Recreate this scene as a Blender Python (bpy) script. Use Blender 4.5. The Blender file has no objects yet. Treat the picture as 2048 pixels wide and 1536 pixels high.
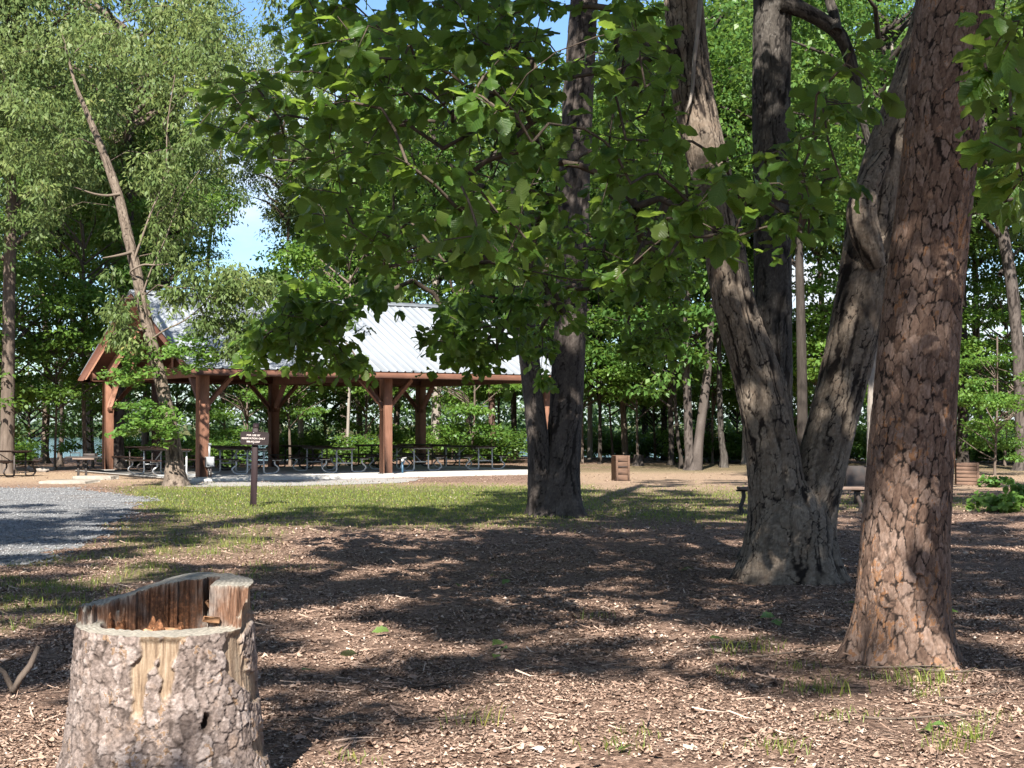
import bpy, math, numpy as np
from mathutils import Vector, Matrix
rng = np.random.default_rng(11)
SC = bpy.context.scene
COL = SC.collection
# ------------------------------------------------------------------ camera model
F_PX, CX, CY, HY, CAMH = 3094.0, 1024.0, 768.0, 846.0, 1.6
PITCH = math.atan((HY - CY) / F_PX)
CP, SP = math.cos(PITCH), math.sin(PITCH)
SUN_EL, SUN_AZ = math.radians(43.0), math.radians(8.0)      # travels towards +Y, a little to +X
KD = math.cos(SUN_AZ) / math.tan(SUN_EL)
KX = math.sin(SUN_AZ) / math.tan(SUN_EL)

def at(px, py, Y):
    """world point that the photograph shows at pixel (px, py), at distance Y"""
    px = np.asarray(px, float); py = np.asarray(py, float)
    fx = (px - CX) / F_PX; fy = (CY - py) / F_PX
    dy = CP - fy * SP; dz = SP + fy * CP
    s = Y / dy
    return np.stack(np.broadcast_arrays(fx * s, Y + 0 * s, CAMH + dz * s), -1)

def dist(py, z=0.0):
    fy = (CY - py) / F_PX
    return (CAMH - z) / -((SP + fy * CP) / (CP - fy * SP))

def ground(px, py, z=0.0):
    return at(px, py, dist(py, z))

def to_px(x, y, z):
    d = y * CP + (z - CAMH) * SP
    h = -y * SP + (z - CAMH) * CP
    d = np.where(d < 0.1, 0.1, d)
    return CX + x / d * F_PX, CY - h / d * F_PX

# ------------------------------------------------------------------ noise
def _h(ix, iy, iz, seed):
    n = (ix.astype(np.int64) * 374761393 + iy.astype(np.int64) * 668265263 + iz.astype(np.int64) * 2147483647 + seed * 144269504) & 0xFFFFFFFF
    n = ((n ^ (n >> 13)) * 1274126177) & 0xFFFFFFFF
    n = ((n ^ (n >> 15)) * 2246822519) & 0xFFFFFFFF
    return ((n ^ (n >> 16)) & 0xFFFFFF) / float(0xFFFFFF)

def vnoise(x, y, z=None, seed=0, per=None):
    x = np.asarray(x, float); y = np.asarray(y, float)
    z = np.zeros_like(x) if z is None else np.asarray(z, float)
    x, y, z = np.broadcast_arrays(x, y, z)
    ix, iy, iz = np.floor(x), np.floor(y), np.floor(z)
    fx, fy, fz = x - ix, y - iy, z - iz
    fx = fx * fx * (3 - 2 * fx); fy = fy * fy * (3 - 2 * fy); fz = fz * fz * (3 - 2 * fz)
    r = 0
    for a in (0, 1):
        for b in (0, 1):
            for c in (0, 1):
                gx = ix + a
                if per: gx = np.mod(gx, per)
                w = (fx if a else 1 - fx) * (fy if b else 1 - fy) * (fz if c else 1 - fz)
                r = r + w * _h(gx, iy + b, iz + c, seed)
    return r * 2 - 1

def fbm(x, y, z=None, seed=0, o=4):
    r = 0; a = 1.0; t = 0
    x = np.asarray(x, float); y = np.asarray(y, float)
    for k in range(o):
        r = r + a * vnoise(x, y, z, seed + k * 17); t += a; a *= .5
        x = x * 2.03; y = y * 2.03
        if z is not None: z = z * 2.03
    return r / t

def worley(u, v, per, seed=0, jit=.85):
    """periodic in u; returns distance between the two nearest cells, a cell random, F1"""
    iu, iv = np.floor(u), np.floor(v)
    f1 = np.full(u.shape, 9.0); f2 = np.full(u.shape, 9.0); cid = np.zeros(u.shape)
    for a in (-1, 0, 1):
        for b in (-1, 0, 1):
            gu, gv = iu + a, iv + b
            k = np.mod(gu, per)
            z = np.zeros_like(k)
            du = gu + .5 + jit * (_h(k, gv, z, seed) - .5) - u
            dv = gv + .5 + jit * (_h(k, gv, z, seed + 5) - .5) - v
            d = np.sqrt(du * du + dv * dv)
            c = _h(k, gv, z, seed + 9)
            m = d < f1
            f2 = np.where(m, f1, np.minimum(f2, d)); cid = np.where(m, c, cid); f1 = np.where(m, d, f1)
    return f2 - f1, cid, f1

def sstep(a, b, x):
    t = np.clip((x - a) / (b - a), 0, 1)
    return t * t * (3 - 2 * t)

# ------------------------------------------------------------------ mesh output
def mk(name, V, faces, mat, parent=None, attrs=None, smooth=False, fattrs=None, mats=None, midx=None):
    """V (n,3); faces: array (m,k) or list of such arrays"""
    if not isinstance(faces, (list, tuple)): faces = [faces]
    me = bpy.data.meshes.new(name)
    V = np.asarray(V, np.float32)
    me.vertices.add(len(V)); me.vertices.foreach_set('co', V.ravel())
    li = np.concatenate([np.asarray(f, np.int32).ravel() for f in faces])
    cnt = np.concatenate([np.full(len(f), np.asarray(f).shape[1], np.int32) for f in faces])
    st = np.concatenate([[0], np.cumsum(cnt)[:-1]]).astype(np.int32)
    me.loops.add(len(li)); me.loops.foreach_set('vertex_index', li)
    me.polygons.add(len(cnt)); me.polygons.foreach_set('loop_start', st)
    if smooth: me.polygons.foreach_set('use_smooth', np.ones(len(cnt), bool))
    me.update(calc_edges=True)
    for k, a in (attrs or {}).items():
        t = me.attributes.new(k, 'FLOAT', 'POINT'); t.data.foreach_set('value', np.asarray(a, np.float32).ravel())
    for m in (mats or [mat]): me.materials.append(m)
    if midx is not None: me.polygons.foreach_set('material_index', np.asarray(midx, np.int32))
    o = bpy.data.objects.new(name, me); COL.objects.link(o)
    if parent is not None: o.parent = parent
    return o

class MB:
    """collects boxes, bars and tubes into one mesh"""
    def __init__(s): s.V = []; s.F4 = []; s.F3 = []; s.n = 0
    def add(s, V, F):
        V = np.asarray(V, float)
        F = np.asarray(F)
        (s.F4 if F.shape[1] == 4 else s.F3).append(F + s.n); s.V.append(V); s.n += len(V); return s
    def box(s, x0, x1, y0, y1, z0, z1, bev=0.0, M=None):
        b = bev
        if b <= 0:
            V = np.array([[x, y, z] for z in (z0, z1) for y in (y0, y1) for x in (x0, x1)], float)
            F = np.array([[0, 2, 3, 1], [4, 5, 7, 6], [0, 1, 5, 4], [2, 6, 7, 3], [0, 4, 6, 2], [1, 3, 7, 5]])
            if M is not None: V = V @ M[0].T + M[1]
            return s.add(V, F)
        X = (x0, x1); Y = (y0, y1); Z = (z0, z1); V = []; ix = {}
        for i in (0, 1):
            for j in (0, 1):
                for k in (0, 1):
                    sx, sy, sz = (1, -1)[i], (1, -1)[j], (1, -1)[k]
                    for ax in range(3):
                        p = [X[i] + sx * b, Y[j] + sy * b, Z[k] + sz * b]
                        p[ax] = (X[i], Y[j], Z[k])[ax]
                        ix[(i, j, k, ax)] = len(V); V.append(p)
        q = []; t = []
        def g(*a): return ix[a]
        for s_ in (0, 1):
            q.append([g(s_, 0, 0, 0), g(s_, 1, 0, 0), g(s_, 1, 1, 0), g(s_, 0, 1, 0)][::(1 if s_ else -1)])
            q.append([g(0, s_, 0, 1), g(0, s_, 1, 1), g(1, s_, 1, 1), g(1, s_, 0, 1)][::(1 if s_ else -1)])
            q.append([g(0, 0, s_, 2), g(1, 0, s_, 2), g(1, 1, s_, 2), g(0, 1, s_, 2)][::(1 if s_ else -1)])
        for a in (0, 1):
            for c in (0, 1):
                q.append([g(a, c, 0, 0), g(a, c, 1, 0), g(a, c, 1, 1), g(a, c, 0, 1)])
                q.append([g(a, 0, c, 0), g(a, 1, c, 0), g(a, 1, c, 2), g(a, 0, c, 2)])
                q.append([g(0, a, c, 1), g(1, a, c, 1), g(1, a, c, 2), g(0, a, c, 2)])
        for i in (0, 1):
            for j in (0, 1):
                for k in (0, 1): t.append([g(i, j, k, 0), g(i, j, k, 1), g(i, j, k, 2)])
        V = np.array(V)
        if M is not None: V = V @ M[0].T + M[1]
        n = s.n; s.V.append(V); s.F4.append(np.array(q) + n); s.F3.append(np.array(t) + n); s.n += len(V)
        return s
    def bar(s, a, b, w, h, up=(0, 0, 1), bev=0.006):
        a = np.array(a, float); b = np.array(b, float); d = b - a; L = np.linalg.norm(d); d /= L
        x = np.cross(d, up); x /= np.linalg.norm(x); u = np.cross(x, d)
        return s.box(-w / 2, w / 2, 0, L, -h / 2, h / 2, bev, (np.stack([x, d, u], 1), a))
    def tube(s, P, r, k=8, cap=True):
        P = np.asarray(P, float); n = len(P); r = np.broadcast_to(np.asarray(r, float), (n,))
        T = np.gradient(P, axis=0); T /= np.linalg.norm(T, axis=1)[:, None] + 1e-9
        ref = np.array([1., 0, 0]) if abs(T[0][0]) < .8 else np.array([0, 1., 0])
        a = np.arange(k) * 2 * math.pi / k; V = []
        x = ref
        for i in range(n):
            x = x - T[i] * (x @ T[i]); x /= np.linalg.norm(x); y = np.cross(T[i], x)
            V.append(P[i] + r[i] * (np.cos(a)[:, None] * x + np.sin(a)[:, None] * y))
        V = np.concatenate(V); F = []
        for i in range(n - 1):
            for j in range(k): F.append([i * k + j, i * k + (j + 1) % k, (i + 1) * k + (j + 1) % k, (i + 1) * k + j])
        m = s.n
        s.add(V, np.array(F))
        if cap:
            for base, rev in ((0, 1), ((n - 1) * k, 0)):
                t = [[base, base + j + (1 if not rev else 1), base + j + 1 + (1 if not rev else 1)] for j in range(k - 2)]
                t = np.array(t)
                s.F3.append((t[:, ::-1] if rev else t) + m)
        return s
    def build(s, name, mat, parent=None, smooth=False):
        f = []
        if s.F4: f.append(np.concatenate(s.F4))
        if s.F3: f.append(np.concatenate(s.F3))
        return mk(name, np.concatenate(s.V), f, mat, parent, smooth=smooth)

def tag(o, label=None, cat=None, group=None, kind=None):
    if label: o['label'] = label
    if cat: o['category'] = cat
    if group: o['group'] = group
    if kind: o['kind'] = kind
    return o
def thing(name, loc, label, cat, group=None, rz=0.0):
    o = bpy.data.objects.new(name, None); COL.objects.link(o); o.empty_display_size = .3
    o.location = [float(c) for c in loc]; o.rotation_euler = (0, 0, rz)
    return tag(o, label, cat, group)
def copy_tree(o, parent=None):
    c = o.copy(); COL.objects.link(c)
    if parent is not None: c.parent = parent
    for ch in list(o.children): copy_tree(ch, c)
    return c

# ------------------------------------------------------------------ materials
class NT:
    def __init__(s, name):
        s.m = bpy.data.materials.new(name); s.m.use_nodes = True
        s.t = s.m.node_tree; s.t.nodes.clear()
        s.out = s.t.nodes.new('ShaderNodeOutputMaterial')
    def n(s, typ, ins=None, **kw):
        d = s.t.nodes.new('ShaderNode' + typ)
        for k, v in kw.items(): setattr(d, k, v)
        for k, v in (ins or {}).items(): s.put(d.inputs[k], v)
        return d
    def put(s, sock, v):
        if isinstance(v, bpy.types.NodeSocket): s.t.links.new(v, sock)
        elif hasattr(v, 'outputs'): s.t.links.new(v.outputs[0], sock)
        elif isinstance(v, (tuple, list)) and len(v) == 3 and sock.type == 'RGBA': sock.default_value = (*v, 1)
        else: sock.default_value = v
    def attr(s, name): return s.n('Attribute', attribute_name=name).outputs['Fac']
    def math(s, op, a, b=0.0, c=None):
        d = s.n('Math', operation=op); s.put(d.inputs[0], a); s.put(d.inputs[1], b)
        if c is not None: s.put(d.inputs[2], c)
        return d.outputs[0]
    def mix(s, f, a, b, mode='MIX'):
        d = s.n('Mix', data_type='RGBA', blend_type=mode); s.put(d.inputs[0], f); s.put(d.inputs[6], a); s.put(d.inputs[7], b)
        return d.outputs[2]
    def ramp(s, f, stops, interp='LINEAR'):
        d = s.n('ValToRGB'); s.put(d.inputs[0], f); e = d.color_ramp.elements; d.color_ramp.interpolation = interp
        while len(e) < len(stops): e.new(.5)
        for q, (p, c) in zip(e, stops): q.position = p; q.color = (*c, 1) if len(c) == 3 else c
        return d.outputs[0]
    def noise(s, scale, detail=4, vec=None, rough=.55, out='Fac'):
        d = s.n('TexNoise'); d.inputs['Scale'].default_value = scale; d.inputs['Detail'].default_value = detail
        d.inputs['Roughness'].default_value = rough
        if vec is not None: s.put(d.inputs['Vector'], vec)
        return d.outputs[out]
    def pos(s, scale=(1, 1, 1)):
        c = s.n('TexCoord').outputs['Object']
        m = s.n('Mapping'); m.inputs['Scale'].default_value = scale; s.put(m.inputs['Vector'], c)
        return m.outputs[0]
    def bump(s, h, strength=.5, dist=.01):
        return s.n('Bump', {'Height': h, 'Strength': strength, 'Distance': dist}).outputs[0]
    def done(s, col, rough=.85, spec=.25, normal=None, metal=0.0, **kw):
        p = s.n('BsdfPrincipled', {'Base Color': col, 'Roughness': rough, 'Specular IOR Level': spec, 'Metallic': metal, **kw})
        if normal is not None: s.put(p.inputs['Normal'], normal)
        s.put(s.out.inputs['Surface'], p.outputs[0]); return s.m

def leaf_mat(name, stops, trans=(.12, .2, .02), tf=.35, rough=.45, under=None, veins=False, spec=.35):
    k = NT(name)
    col = k.ramp(k.attr('rnd'), stops)
    nz = k.noise(2.3, 2, k.n('TexCoord').outputs['Object'])
    orr = k.n('ObjectInfo').outputs['Random']
    col = k.mix(.55, col, k.ramp(orr, [(0, (.62, .72, .62)), (.35, (1.0, 1.05, .8)), (.7, (1.25, 1.12, .8)), (1, (.85, 1.1, 1.15))]), 'MULTIPLY')
    col = k.mix(.35, col, k.ramp(nz, [(.3, (.55, .55, .55)), (.7, (1.4, 1.4, 1.4))]), 'MULTIPLY')
    nrm = None
    if veins:
        lu = k.math('ABSOLUTE', k.attr('lu')); lv = k.attr('lv')
        v = k.math('SINE', k.math('MULTIPLY', k.math('SUBTRACT', lv, k.math('MULTIPLY', lu, .22)), 62.0))
        mid = k.math('LESS_THAN', lu, .05)
        vv = k.math('MAXIMUM', k.math('GREATER_THAN', v, .86), mid)
        col = k.mix(k.math('MULTIPLY', vv, .35), col, (.16, .22, .05))
        nrm = k.bump(v, .35, .004)
    if under:
        g = k.n('NewGeometry').outputs['Backfacing']
        col = k.mix(k.math('MULTIPLY', g, .8), col, under)
    p = k.n('BsdfPrincipled', {'Base Color': col, 'Roughness': rough, 'Specular IOR Level': spec})
    tcol = k.mix(.5, col, trans)
    t = k.n('BsdfTranslucent', {'Color': tcol})
    if nrm is not None: k.put(p.inputs['Normal'], nrm)
    m = k.n('MixShader', {0: tf, 1: p.outputs[0], 2: t.outputs[0]})
    k.put(k.out.inputs['Surface'], m.outputs[0])
    return k.m

M = {}
G = lambda a, b, c: (a, b, c)
M['oak_leaf'] = leaf_mat('chestnut_oak_leaf', [(0, (0.034, 0.076, 0.015)), (.5, (0.058, 0.125, 0.022)), (.9, (0.099, 0.179, 0.029)), (1, (0.168, 0.241, 0.037))], (.36, .54, .06), .55, .36, (.10, .14, .035), True)
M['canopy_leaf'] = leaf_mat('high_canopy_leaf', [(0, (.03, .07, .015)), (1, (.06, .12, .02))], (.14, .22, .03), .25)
M['fine_leaf'] = leaf_mat('fine_pale_leaf', [(0, (.07, .11, .034)), (.55, (.13, .18, .062)), (.9, (.21, .24, .09)), (1, (.28, .23, .085))], (.26, .30, .09), .44, .5, spec=.25)
M['broad_leaf'] = leaf_mat('woodland_leaf', [(0, (.04, .095, .022)), (.6, (.08, .155, .034)), (1, (.14, .21, .05))], (.24, .36, .05), .46)
M['spray_leaf'] = leaf_mat('understory_leaf', [(0, (.06, .135, .028)), (.6, (.105, .195, .04)), (1, (.16, .25, .055))], (.27, .40, .06), .48)
M['dark_leaf'] = leaf_mat('dark_woodland_leaf', [(0, (.02, .05, .015)), (.7, (.04, .085, .022)), (1, (.07, .12, .03))], (.18, .28, .04), .42)
M['far_leaf'] = leaf_mat('far_shore_leaf', [(0, (.03, .06, .03)), (1, (.06, .10, .04))], (.12, .2, .05), .3)
M['grass'] = leaf_mat('grass_blade', [(0, (0.076, 0.115, 0.023)), (.5, (0.135, 0.185, 0.034)), (.85, (0.227, 0.225, 0.057)), (1, (0.324, 0.250, 0.095))], (.25, .32, .05), .35, .5)

def bark_mat(name, crack, stops, patch=None, fine=(.7, 1.25), lich=None, nscale=60):
    k = NT(name)
    P = k.pos()
    base = k.ramp(k.attr('cell'), stops)
    n1 = k.noise(nscale, 5, k.pos((1, 1, .35)), .65)
    n2 = k.noise(7, 4, P)
    base = k.mix(.8, base, k.ramp(n1, [(.25, (fine[0],) * 3), (.75, (fine[1],) * 3)]), 'MULTIPLY')
    if patch: base = k.mix(k.ramp(n2, [(.52, (0, 0, 0)), (.66, (.75, .75, .75))]), base, patch)
    if lich:
        n3 = k.noise(11, 5, P, .7)
        base = k.mix(k.ramp(n3, [(.60, (0, 0, 0)), (.68, (.3, .3, .3))]), base, lich)
    col = k.mix(k.ramp(k.attr('crack'), [(.12, (0, 0, 0)), (.75, (1, 1, 1))]), crack, base)
    nrm = k.bump(n1, .55, .012)
    return k.done(col, .9, .15, nrm)
M['pine_bark'] = bark_mat('pine_bark', (.018, .0125, .010), [(0, (0.060, 0.037, 0.026)), (.25, (0.105, 0.065, 0.047)), (.45, (0.135, 0.087, 0.064)), (.6, (0.165, 0.112, 0.085)), (.75, (0.200, 0.141, 0.113)), (.80, (0.150, 0.082, 0.051)), (.86, (0.190, 0.098, 0.053)), (.93, (0.225, 0.116, 0.060)), (.97, (0.180, 0.112, 0.077)), (1, (0.250, 0.181, 0.145))], None, (.45, 1.5))
M['oak_bark'] = bark_mat('oak_bark', (.016, .012, .010), [(0, (.075, .058, .044)), (.5, (.15, .119, .092)), (1, (.215, .175, .138))], (.13, .095, .07), (.55, 1.4), (.2, .185, .16))
M['dark_bark'] = bark_mat('dark_oak_bark', (.012, .010, .009), [(0, (.035, .03, .026)), (.6, (.062, .054, .047)), (1, (.10, .09, .08))], None, (.5, 1.5), (.2, .19, .175))
M['twin_bark'] = bark_mat('grey_oak_bark', (.02, .016, .014), [(0, (.05, .041, .036)), (.6, (.078, .064, .056)), (1, (.11, .093, .082))], None, (.6, 1.35))
M['lean_bark'] = bark_mat('grey_brown_bark', (.035, .026, .02), [(0, (.10, .076, .058)), (.6, (.15, .118, .092)), (1, (.21, .17, .135))], None, (.65, 1.3))
def simple_bark(name, a, b):
    k = NT(name); n = k.noise(9, 6, k.pos((1, 1, .16)), .7); n2 = k.noise(1.3, 3, k.pos())
    c = k.mix(n2, k.ramp(n, [(.35, tuple(.35 * q for q in a)), (.5, a), (.7, b)]), a, 'MIX')
    return k.done(c, .92, .1, k.bump(n, .8, .03))
M['bark_pale'] = simple_bark('pale_woodland_bark', (.22, .19, .165), (.34, .31, .28))
M['bark_mid'] = simple_bark('brown_woodland_bark', (.11, .085, .068), (.18, .145, .12))
M['bark_dark'] = simple_bark('dark_woodland_bark', (.04, .033, .028), (.08, .066, .056))
M['bark_red'] = simple_bark('reddish_pine_bark', (.075, .044, .035), (.12, .078, .062))
M['twig'] = simple_bark('twig_bark', (.075, .058, .045), (.14, .11, .085))
# ------------------------------------------------------------------ trunks
def spline(pts, m):
    """Catmull-Rom through (x,y,z,r) control points, resampled at m even steps (m may be an array of 0..1 positions)"""
    P = np.asarray(pts, float); P = np.vstack([2 * P[0] - P[1], P, 2 * P[-1] - P[-2]])
    out = []
    for i in range(1, len(P) - 2):
        t = np.linspace(0, 1, 40, endpoint=False)[:, None]
        a, b, c, d = P[i - 1], P[i], P[i + 1], P[i + 2]
        out.append(.5 * (2 * b + (c - a) * t + (2 * a - 5 * b + 4 * c - d) * t ** 2 + (3 * b - a - 3 * c + d) * t ** 3))
    out.append(P[-2][None]); Q = np.vstack(out)
    s = np.concatenate([[0], np.cumsum(np.linalg.norm(np.diff(Q[:, :3], axis=0), axis=1))])
    u = np.linspace(0, 1, m) if np.isscalar(m) else m
    return np.stack([np.interp(u * s[-1], s, Q[:, k]) for k in range(4)], 1), u * s[-1]

def seamfade(a): return np.minimum(1, np.minimum(a, 2 * np.pi - a) * 4)
def pine_relief(a, s, r0, nu_cells, seed, vh=.125):
    fd = seamfade(a)
    u = a / (2 * np.pi) * nu_cells; v = s / vh
    jag = lambda k_, f: fbm(u * f, v * f * 1.6, seed=seed + k_, o=3) * fd
    u2 = u + .30 * vnoise(u * .9, v * .8, seed=seed + 1) * fd + .20 * jag(2, 3.1)
    v2 = v + .45 * vnoise(u * .8, v * .6, seed=seed + 3) * fd + .24 * jag(4, 2.7)
    e, c, f1 = worley(u2, v2, nu_cells, seed, .95)
    wk = .60 + .40 * sstep(-.35, .25, vnoise(u * .9, v * 1.4, seed=seed + 6))
    # thin scales lying on the plates
    e2, c2, _ = worley(u2 * 2 + .35 * jag(7, 4.3), v2 * 1.7 + .3 * jag(8, 4.1), nu_cells * 2, seed + 31, .95)
    e3, c3, _ = worley(u2 * 3 + .5 * jag(9, 5.1), v2 * 3.1 + .5 * jag(10, 5.3), nu_cells * 3, seed + 47, .95)
    fine = fbm(u * 7, v * 9, seed=seed + 11, o=3) * fd
    d = .008 * sstep(.0, .15, e) * (.7 + .5 * c) + .003 * c2 + .0015 * c3 + .0015 * fine
    crack = (1 - .95 * wk * (1 - sstep(.035, .2, e))) * (1 - .45 * (1 - sstep(.0, .09, e2)) * (c2 > .35)) * (.8 + .2 * sstep(0, .06, e3))
    tone = .48 * c + .28 * c2 + .16 * c3 + .02 + .25 * fine
    rust = sstep(.0, .4, vnoise(u * .3, v * .25, seed=seed + 12) + .35 * fine)
    cell = np.where((c2 > .93 - .36 * rust) & (c3 > .25), .80 + .2 * c3, np.clip(tone, 0, .76))
    return d, crack, cell

def oak_relief(a, s, r0, nu_cells, seed, vh=.17):
    fd = seamfade(a)
    u = a / (2 * np.pi) * nu_cells; v = s / vh
    jag = lambda k_, f: fbm(u * f, v * f * 1.8, seed=seed + k_, o=3) * fd
    u2 = u + .55 * vnoise(u * .7, v * .35, seed=seed + 1) * fd + .22 * jag(2, 2.3)
    v2 = v + .5 * vnoise(u * .8, v * .5, seed=seed + 3) * fd + .3 * jag(4, 2.1)
    e, c, f1 = worley(u2, v2, nu_cells, seed, .9)
    wkf = sstep(-.4, .3, vnoise(u * .7, v * .5, seed=seed + 16))
    # long upright fissures
    q = np.abs(vnoise(u2 * 2.0, v2 * .26, seed=seed + 14, per=nu_cells * 2))
    fis = (1 - sstep(.06, .36, q)) * (.55 + .45 * wkf)
    e2, c2, _ = worley(u2 * 2 + .4 * jag(7, 3.1), v2 * 1.4 + .3 * jag(8, 3.3), nu_cells * 2, seed + 31, .95)
    wk = .35 + .65 * sstep(-.45, .35, vnoise(u * 1.1, v * .9, seed=seed + 6))
    fine = fbm(u * 5, v * 9, seed=seed + 8, o=3) * fd
    ce = 1 - wk * (1 - sstep(.02, .16, e))
    crack = np.minimum(ce, 1 - .9 * fis) * (1 - .4 * (1 - sstep(0, .08, e2)) * (c2 > .4))
    d = .009 * sstep(0, .18, e) * (.7 + .3 * c) * wk - .009 * fis + .004 * c2 + .004 * fine + .004
    cell = np.clip(.35 * c + .3 * c2 + .18 + .45 * fine, 0, 1)
    return d, crack, cell

def stem(pts, nu, nv, relief=None, cells=22, seed=1, flare=0.0, flare_h=.35, lobes=((5, .4, .3), (3, .35, 2.1)), hfine=None, k=1.0):
    """one tapering stem; returns V, F, attrs"""
    u = np.linspace(0, 1, nv) if hfine is None else np.concatenate([np.linspace(0, hfine, int(nv * .86), endpoint=False), np.linspace(hfine, 1, nv - int(nv * .86))])
    C, s = spline(pts, u)
    P, r = C[:, :3], C[:, 3]
    T = np.gradient(P, axis=0); T /= np.linalg.norm(T, axis=1)[:, None]
    X = np.array([0, 1., 0]) - T * T[:, 1:2]; X /= np.linalg.norm(X, axis=1)[:, None]   # seam faces away from the camera
    Y = np.cross(T, X)
    a = np.linspace(0, 2 * np.pi, nu, endpoint=False)
    A, S = np.meshgrid(a, s)
    R = np.repeat(r[:, None], nu, 1)
    if flare:
        hz = np.clip(P[:, 2:3] - P[0, 2], 0, None)
        lob = 1 + sum(am * np.cos(n_ * A + ph) for n_, am, ph in lobes)
        R = R * (1 + flare * np.exp(-hz / flare_h) * np.clip(lob, .15, None))
    R = R * (1 + .03 * vnoise(A * 1.0, S * 1.2, seed=seed + 60))
    if relief is None:
        crack = np.ones_like(R); cell = .5 + .5 * vnoise(A * 3, S * 3, seed=seed)
    else:
        d, crack, cell = relief(A, S, r[0], cells, seed); R = R + k * (d - .012)
    V = P[:, None, :] + R[..., None] * (np.cos(A)[..., None] * X[:, None, :] + np.sin(A)[..., None] * Y[:, None, :])
    i = np.arange(nv - 1)[:, None] * nu; j = np.arange(nu)[None]
    j2 = (j + 1) % nu
    F = np.stack([i + j, i + j2, i + nu + j2, i + nu + j], -1).reshape(-1, 4)
    return V.reshape(-1, 3), F, dict(crack=crack.ravel(), cell=cell.ravel())

def join(parts):
    V = []; F = []; at_ = {}; n = 0
    for v, f, a in parts:
        V.append(v); F.append(f + n); n += len(v)
        for k_, x in a.items(): at_.setdefault(k_, []).append(x)
    return np.concatenate(V), np.concatenate(F), {k_: np.concatenate(x) for k_, x in at_.items()}

# ------------------------------------------------------------------ branches grown to reach given points
def grow(roots, root_r, targets, step=.5, jit=.06, sag=.06, tip_r=.004, pw=.5, kr=.0045):
    P = [np.asarray(p, float) for p in roots]; par = [-1] * len(P)
    Pn = np.zeros((len(P) + len(targets) * 40, 3)); Pn[:len(P)] = P; n = len(P); nr = n
    par = np.full(len(Pn), -1); tips = []
    d0 = np.min(np.linalg.norm(targets[:, None] - Pn[None, :n], axis=2), axis=1)
    for t in targets[np.argsort(d0)]:
        d = np.linalg.norm(Pn[:n] - t, axis=1)
        dz = t[2] - Pn[:n, 2]
        cost = d + .5 * np.clip(-dz, 0, None)
        j = int(np.argmin(cost)); L = d[j]
        m = min(38, max(1, int(math.ceil(L / step)))); a = Pn[j].copy()
        prev = j; arc = .12 * L
        for q in range(1, m + 1):
            f = q / m; p = a + (t - a) * f + np.array([0, 0, arc * math.sin(math.pi * f) * .8])
            if q < m: p = p + rng.normal(0, jit * min(1, L / m * 2), 3)
            Pn[n] = p; par[n] = prev; prev = n; n += 1
        tips.append((prev,))
    Pn = Pn[:n]; par = par[:n]
    w = np.zeros(n); has = np.zeros(n, bool)
    for i in range(n - 1, -1, -1):
        if not has[i]: w[i] = max(w[i], 1.0)
        if par[i] >= 0: w[par[i]] += w[i]; has[par[i]] = True
    R = tip_r + kr * (w - 1) ** pw
    R[:nr] = np.minimum(R[:nr], root_r)
    e = np.where(par >= 0)[0]
    A, B = Pn[par[e]], Pn[e]
    ra, rb = np.minimum(R[par[e]], R[e] * 1.35), R[e]
    V, F = tubes(A, B, ra, rb, 5)
    tipi = np.array([t[0] for t in tips])
    tdir = Pn[tipi] - Pn[par[tipi]]; tdir /= np.linalg.norm(tdir, axis=1)[:, None] + 1e-9
    return V, F, Pn[tipi], tdir

def tubes(A, B, ra, rb, k=5):
    D = B - A; L = np.linalg.norm(D, axis=1)[:, None] + 1e-9; D = D / L
    ref = np.where(np.abs(D[:, 2:3]) > .8, np.array([[1., 0, 0]]), np.array([[0, 0, 1.]]))
    X = np.cross(D, ref); X /= np.linalg.norm(X, axis=1)[:, None]; Y = np.cross(D, X)
    a = np.arange(k) * 2 * np.pi / k
    ring = np.cos(a)[None, :, None] * X[:, None] + np.sin(a)[None, :, None] * Y[:, None]
    V = np.stack([A[:, None] + ra[:, None, None] * ring, B[:, None] + rb[:, None, None] * ring], 1).reshape(-1, 3)
    j = np.arange(k); f = np.stack([j, (j + 1) % k, k + (j + 1) % k, k + j], 1)
    F = (np.arange(len(A)) * 2 * k)[:, None, None] + f[None]
    return V, F.reshape(-1, 4)

# ------------------------------------------------------------------ leaves
def oak_template(droop, fold, rows=8, wid=.30):
    t = np.linspace(0, 1, rows + 1)
    w = wid * (np.sin(np.pi * np.clip(t, 0, 1) ** 1.45) ** .75) * (1 + .0 * t)
    w[0] = .012; w[-1] = .01
    sc = 1 + .13 * np.where(np.arange(rows + 1) % 2 == 0, -1, 1) * (t > .12) * (t < .97)
    w = w * sc
    V = []; lu = []; lv = []
    for i in range(rows + 1):
        z = -droop * t[i] ** 2
        for s_ in (-1, 0, 1):
            V.append([s_ * w[i], t[i] * (1 - .25 * droop), z + abs(s_) * fold * w[i] + .03 * math.sin(9 * t[i] + s_)])
            lu.append(s_ * w[i] / wid); lv.append(t[i])
    F = []
    for i in range(rows):
        for c in (0, 1):
            b = i * 3 + c; F.append([b, b + 1, b + 4, b + 3])
    return np.array(V), np.array(F), np.array(lu), np.array(lv)
def simple_template(wid, fold=.25):
    V = np.array([[0, 0, 0], [wid, .45, fold * wid], [0, 1, -.12], [-wid, .45, fold * wid]], float)
    return V, np.array([[0, 1, 2, 3]]), np.zeros(4), np.array([0, .5, 1, .5])
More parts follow.
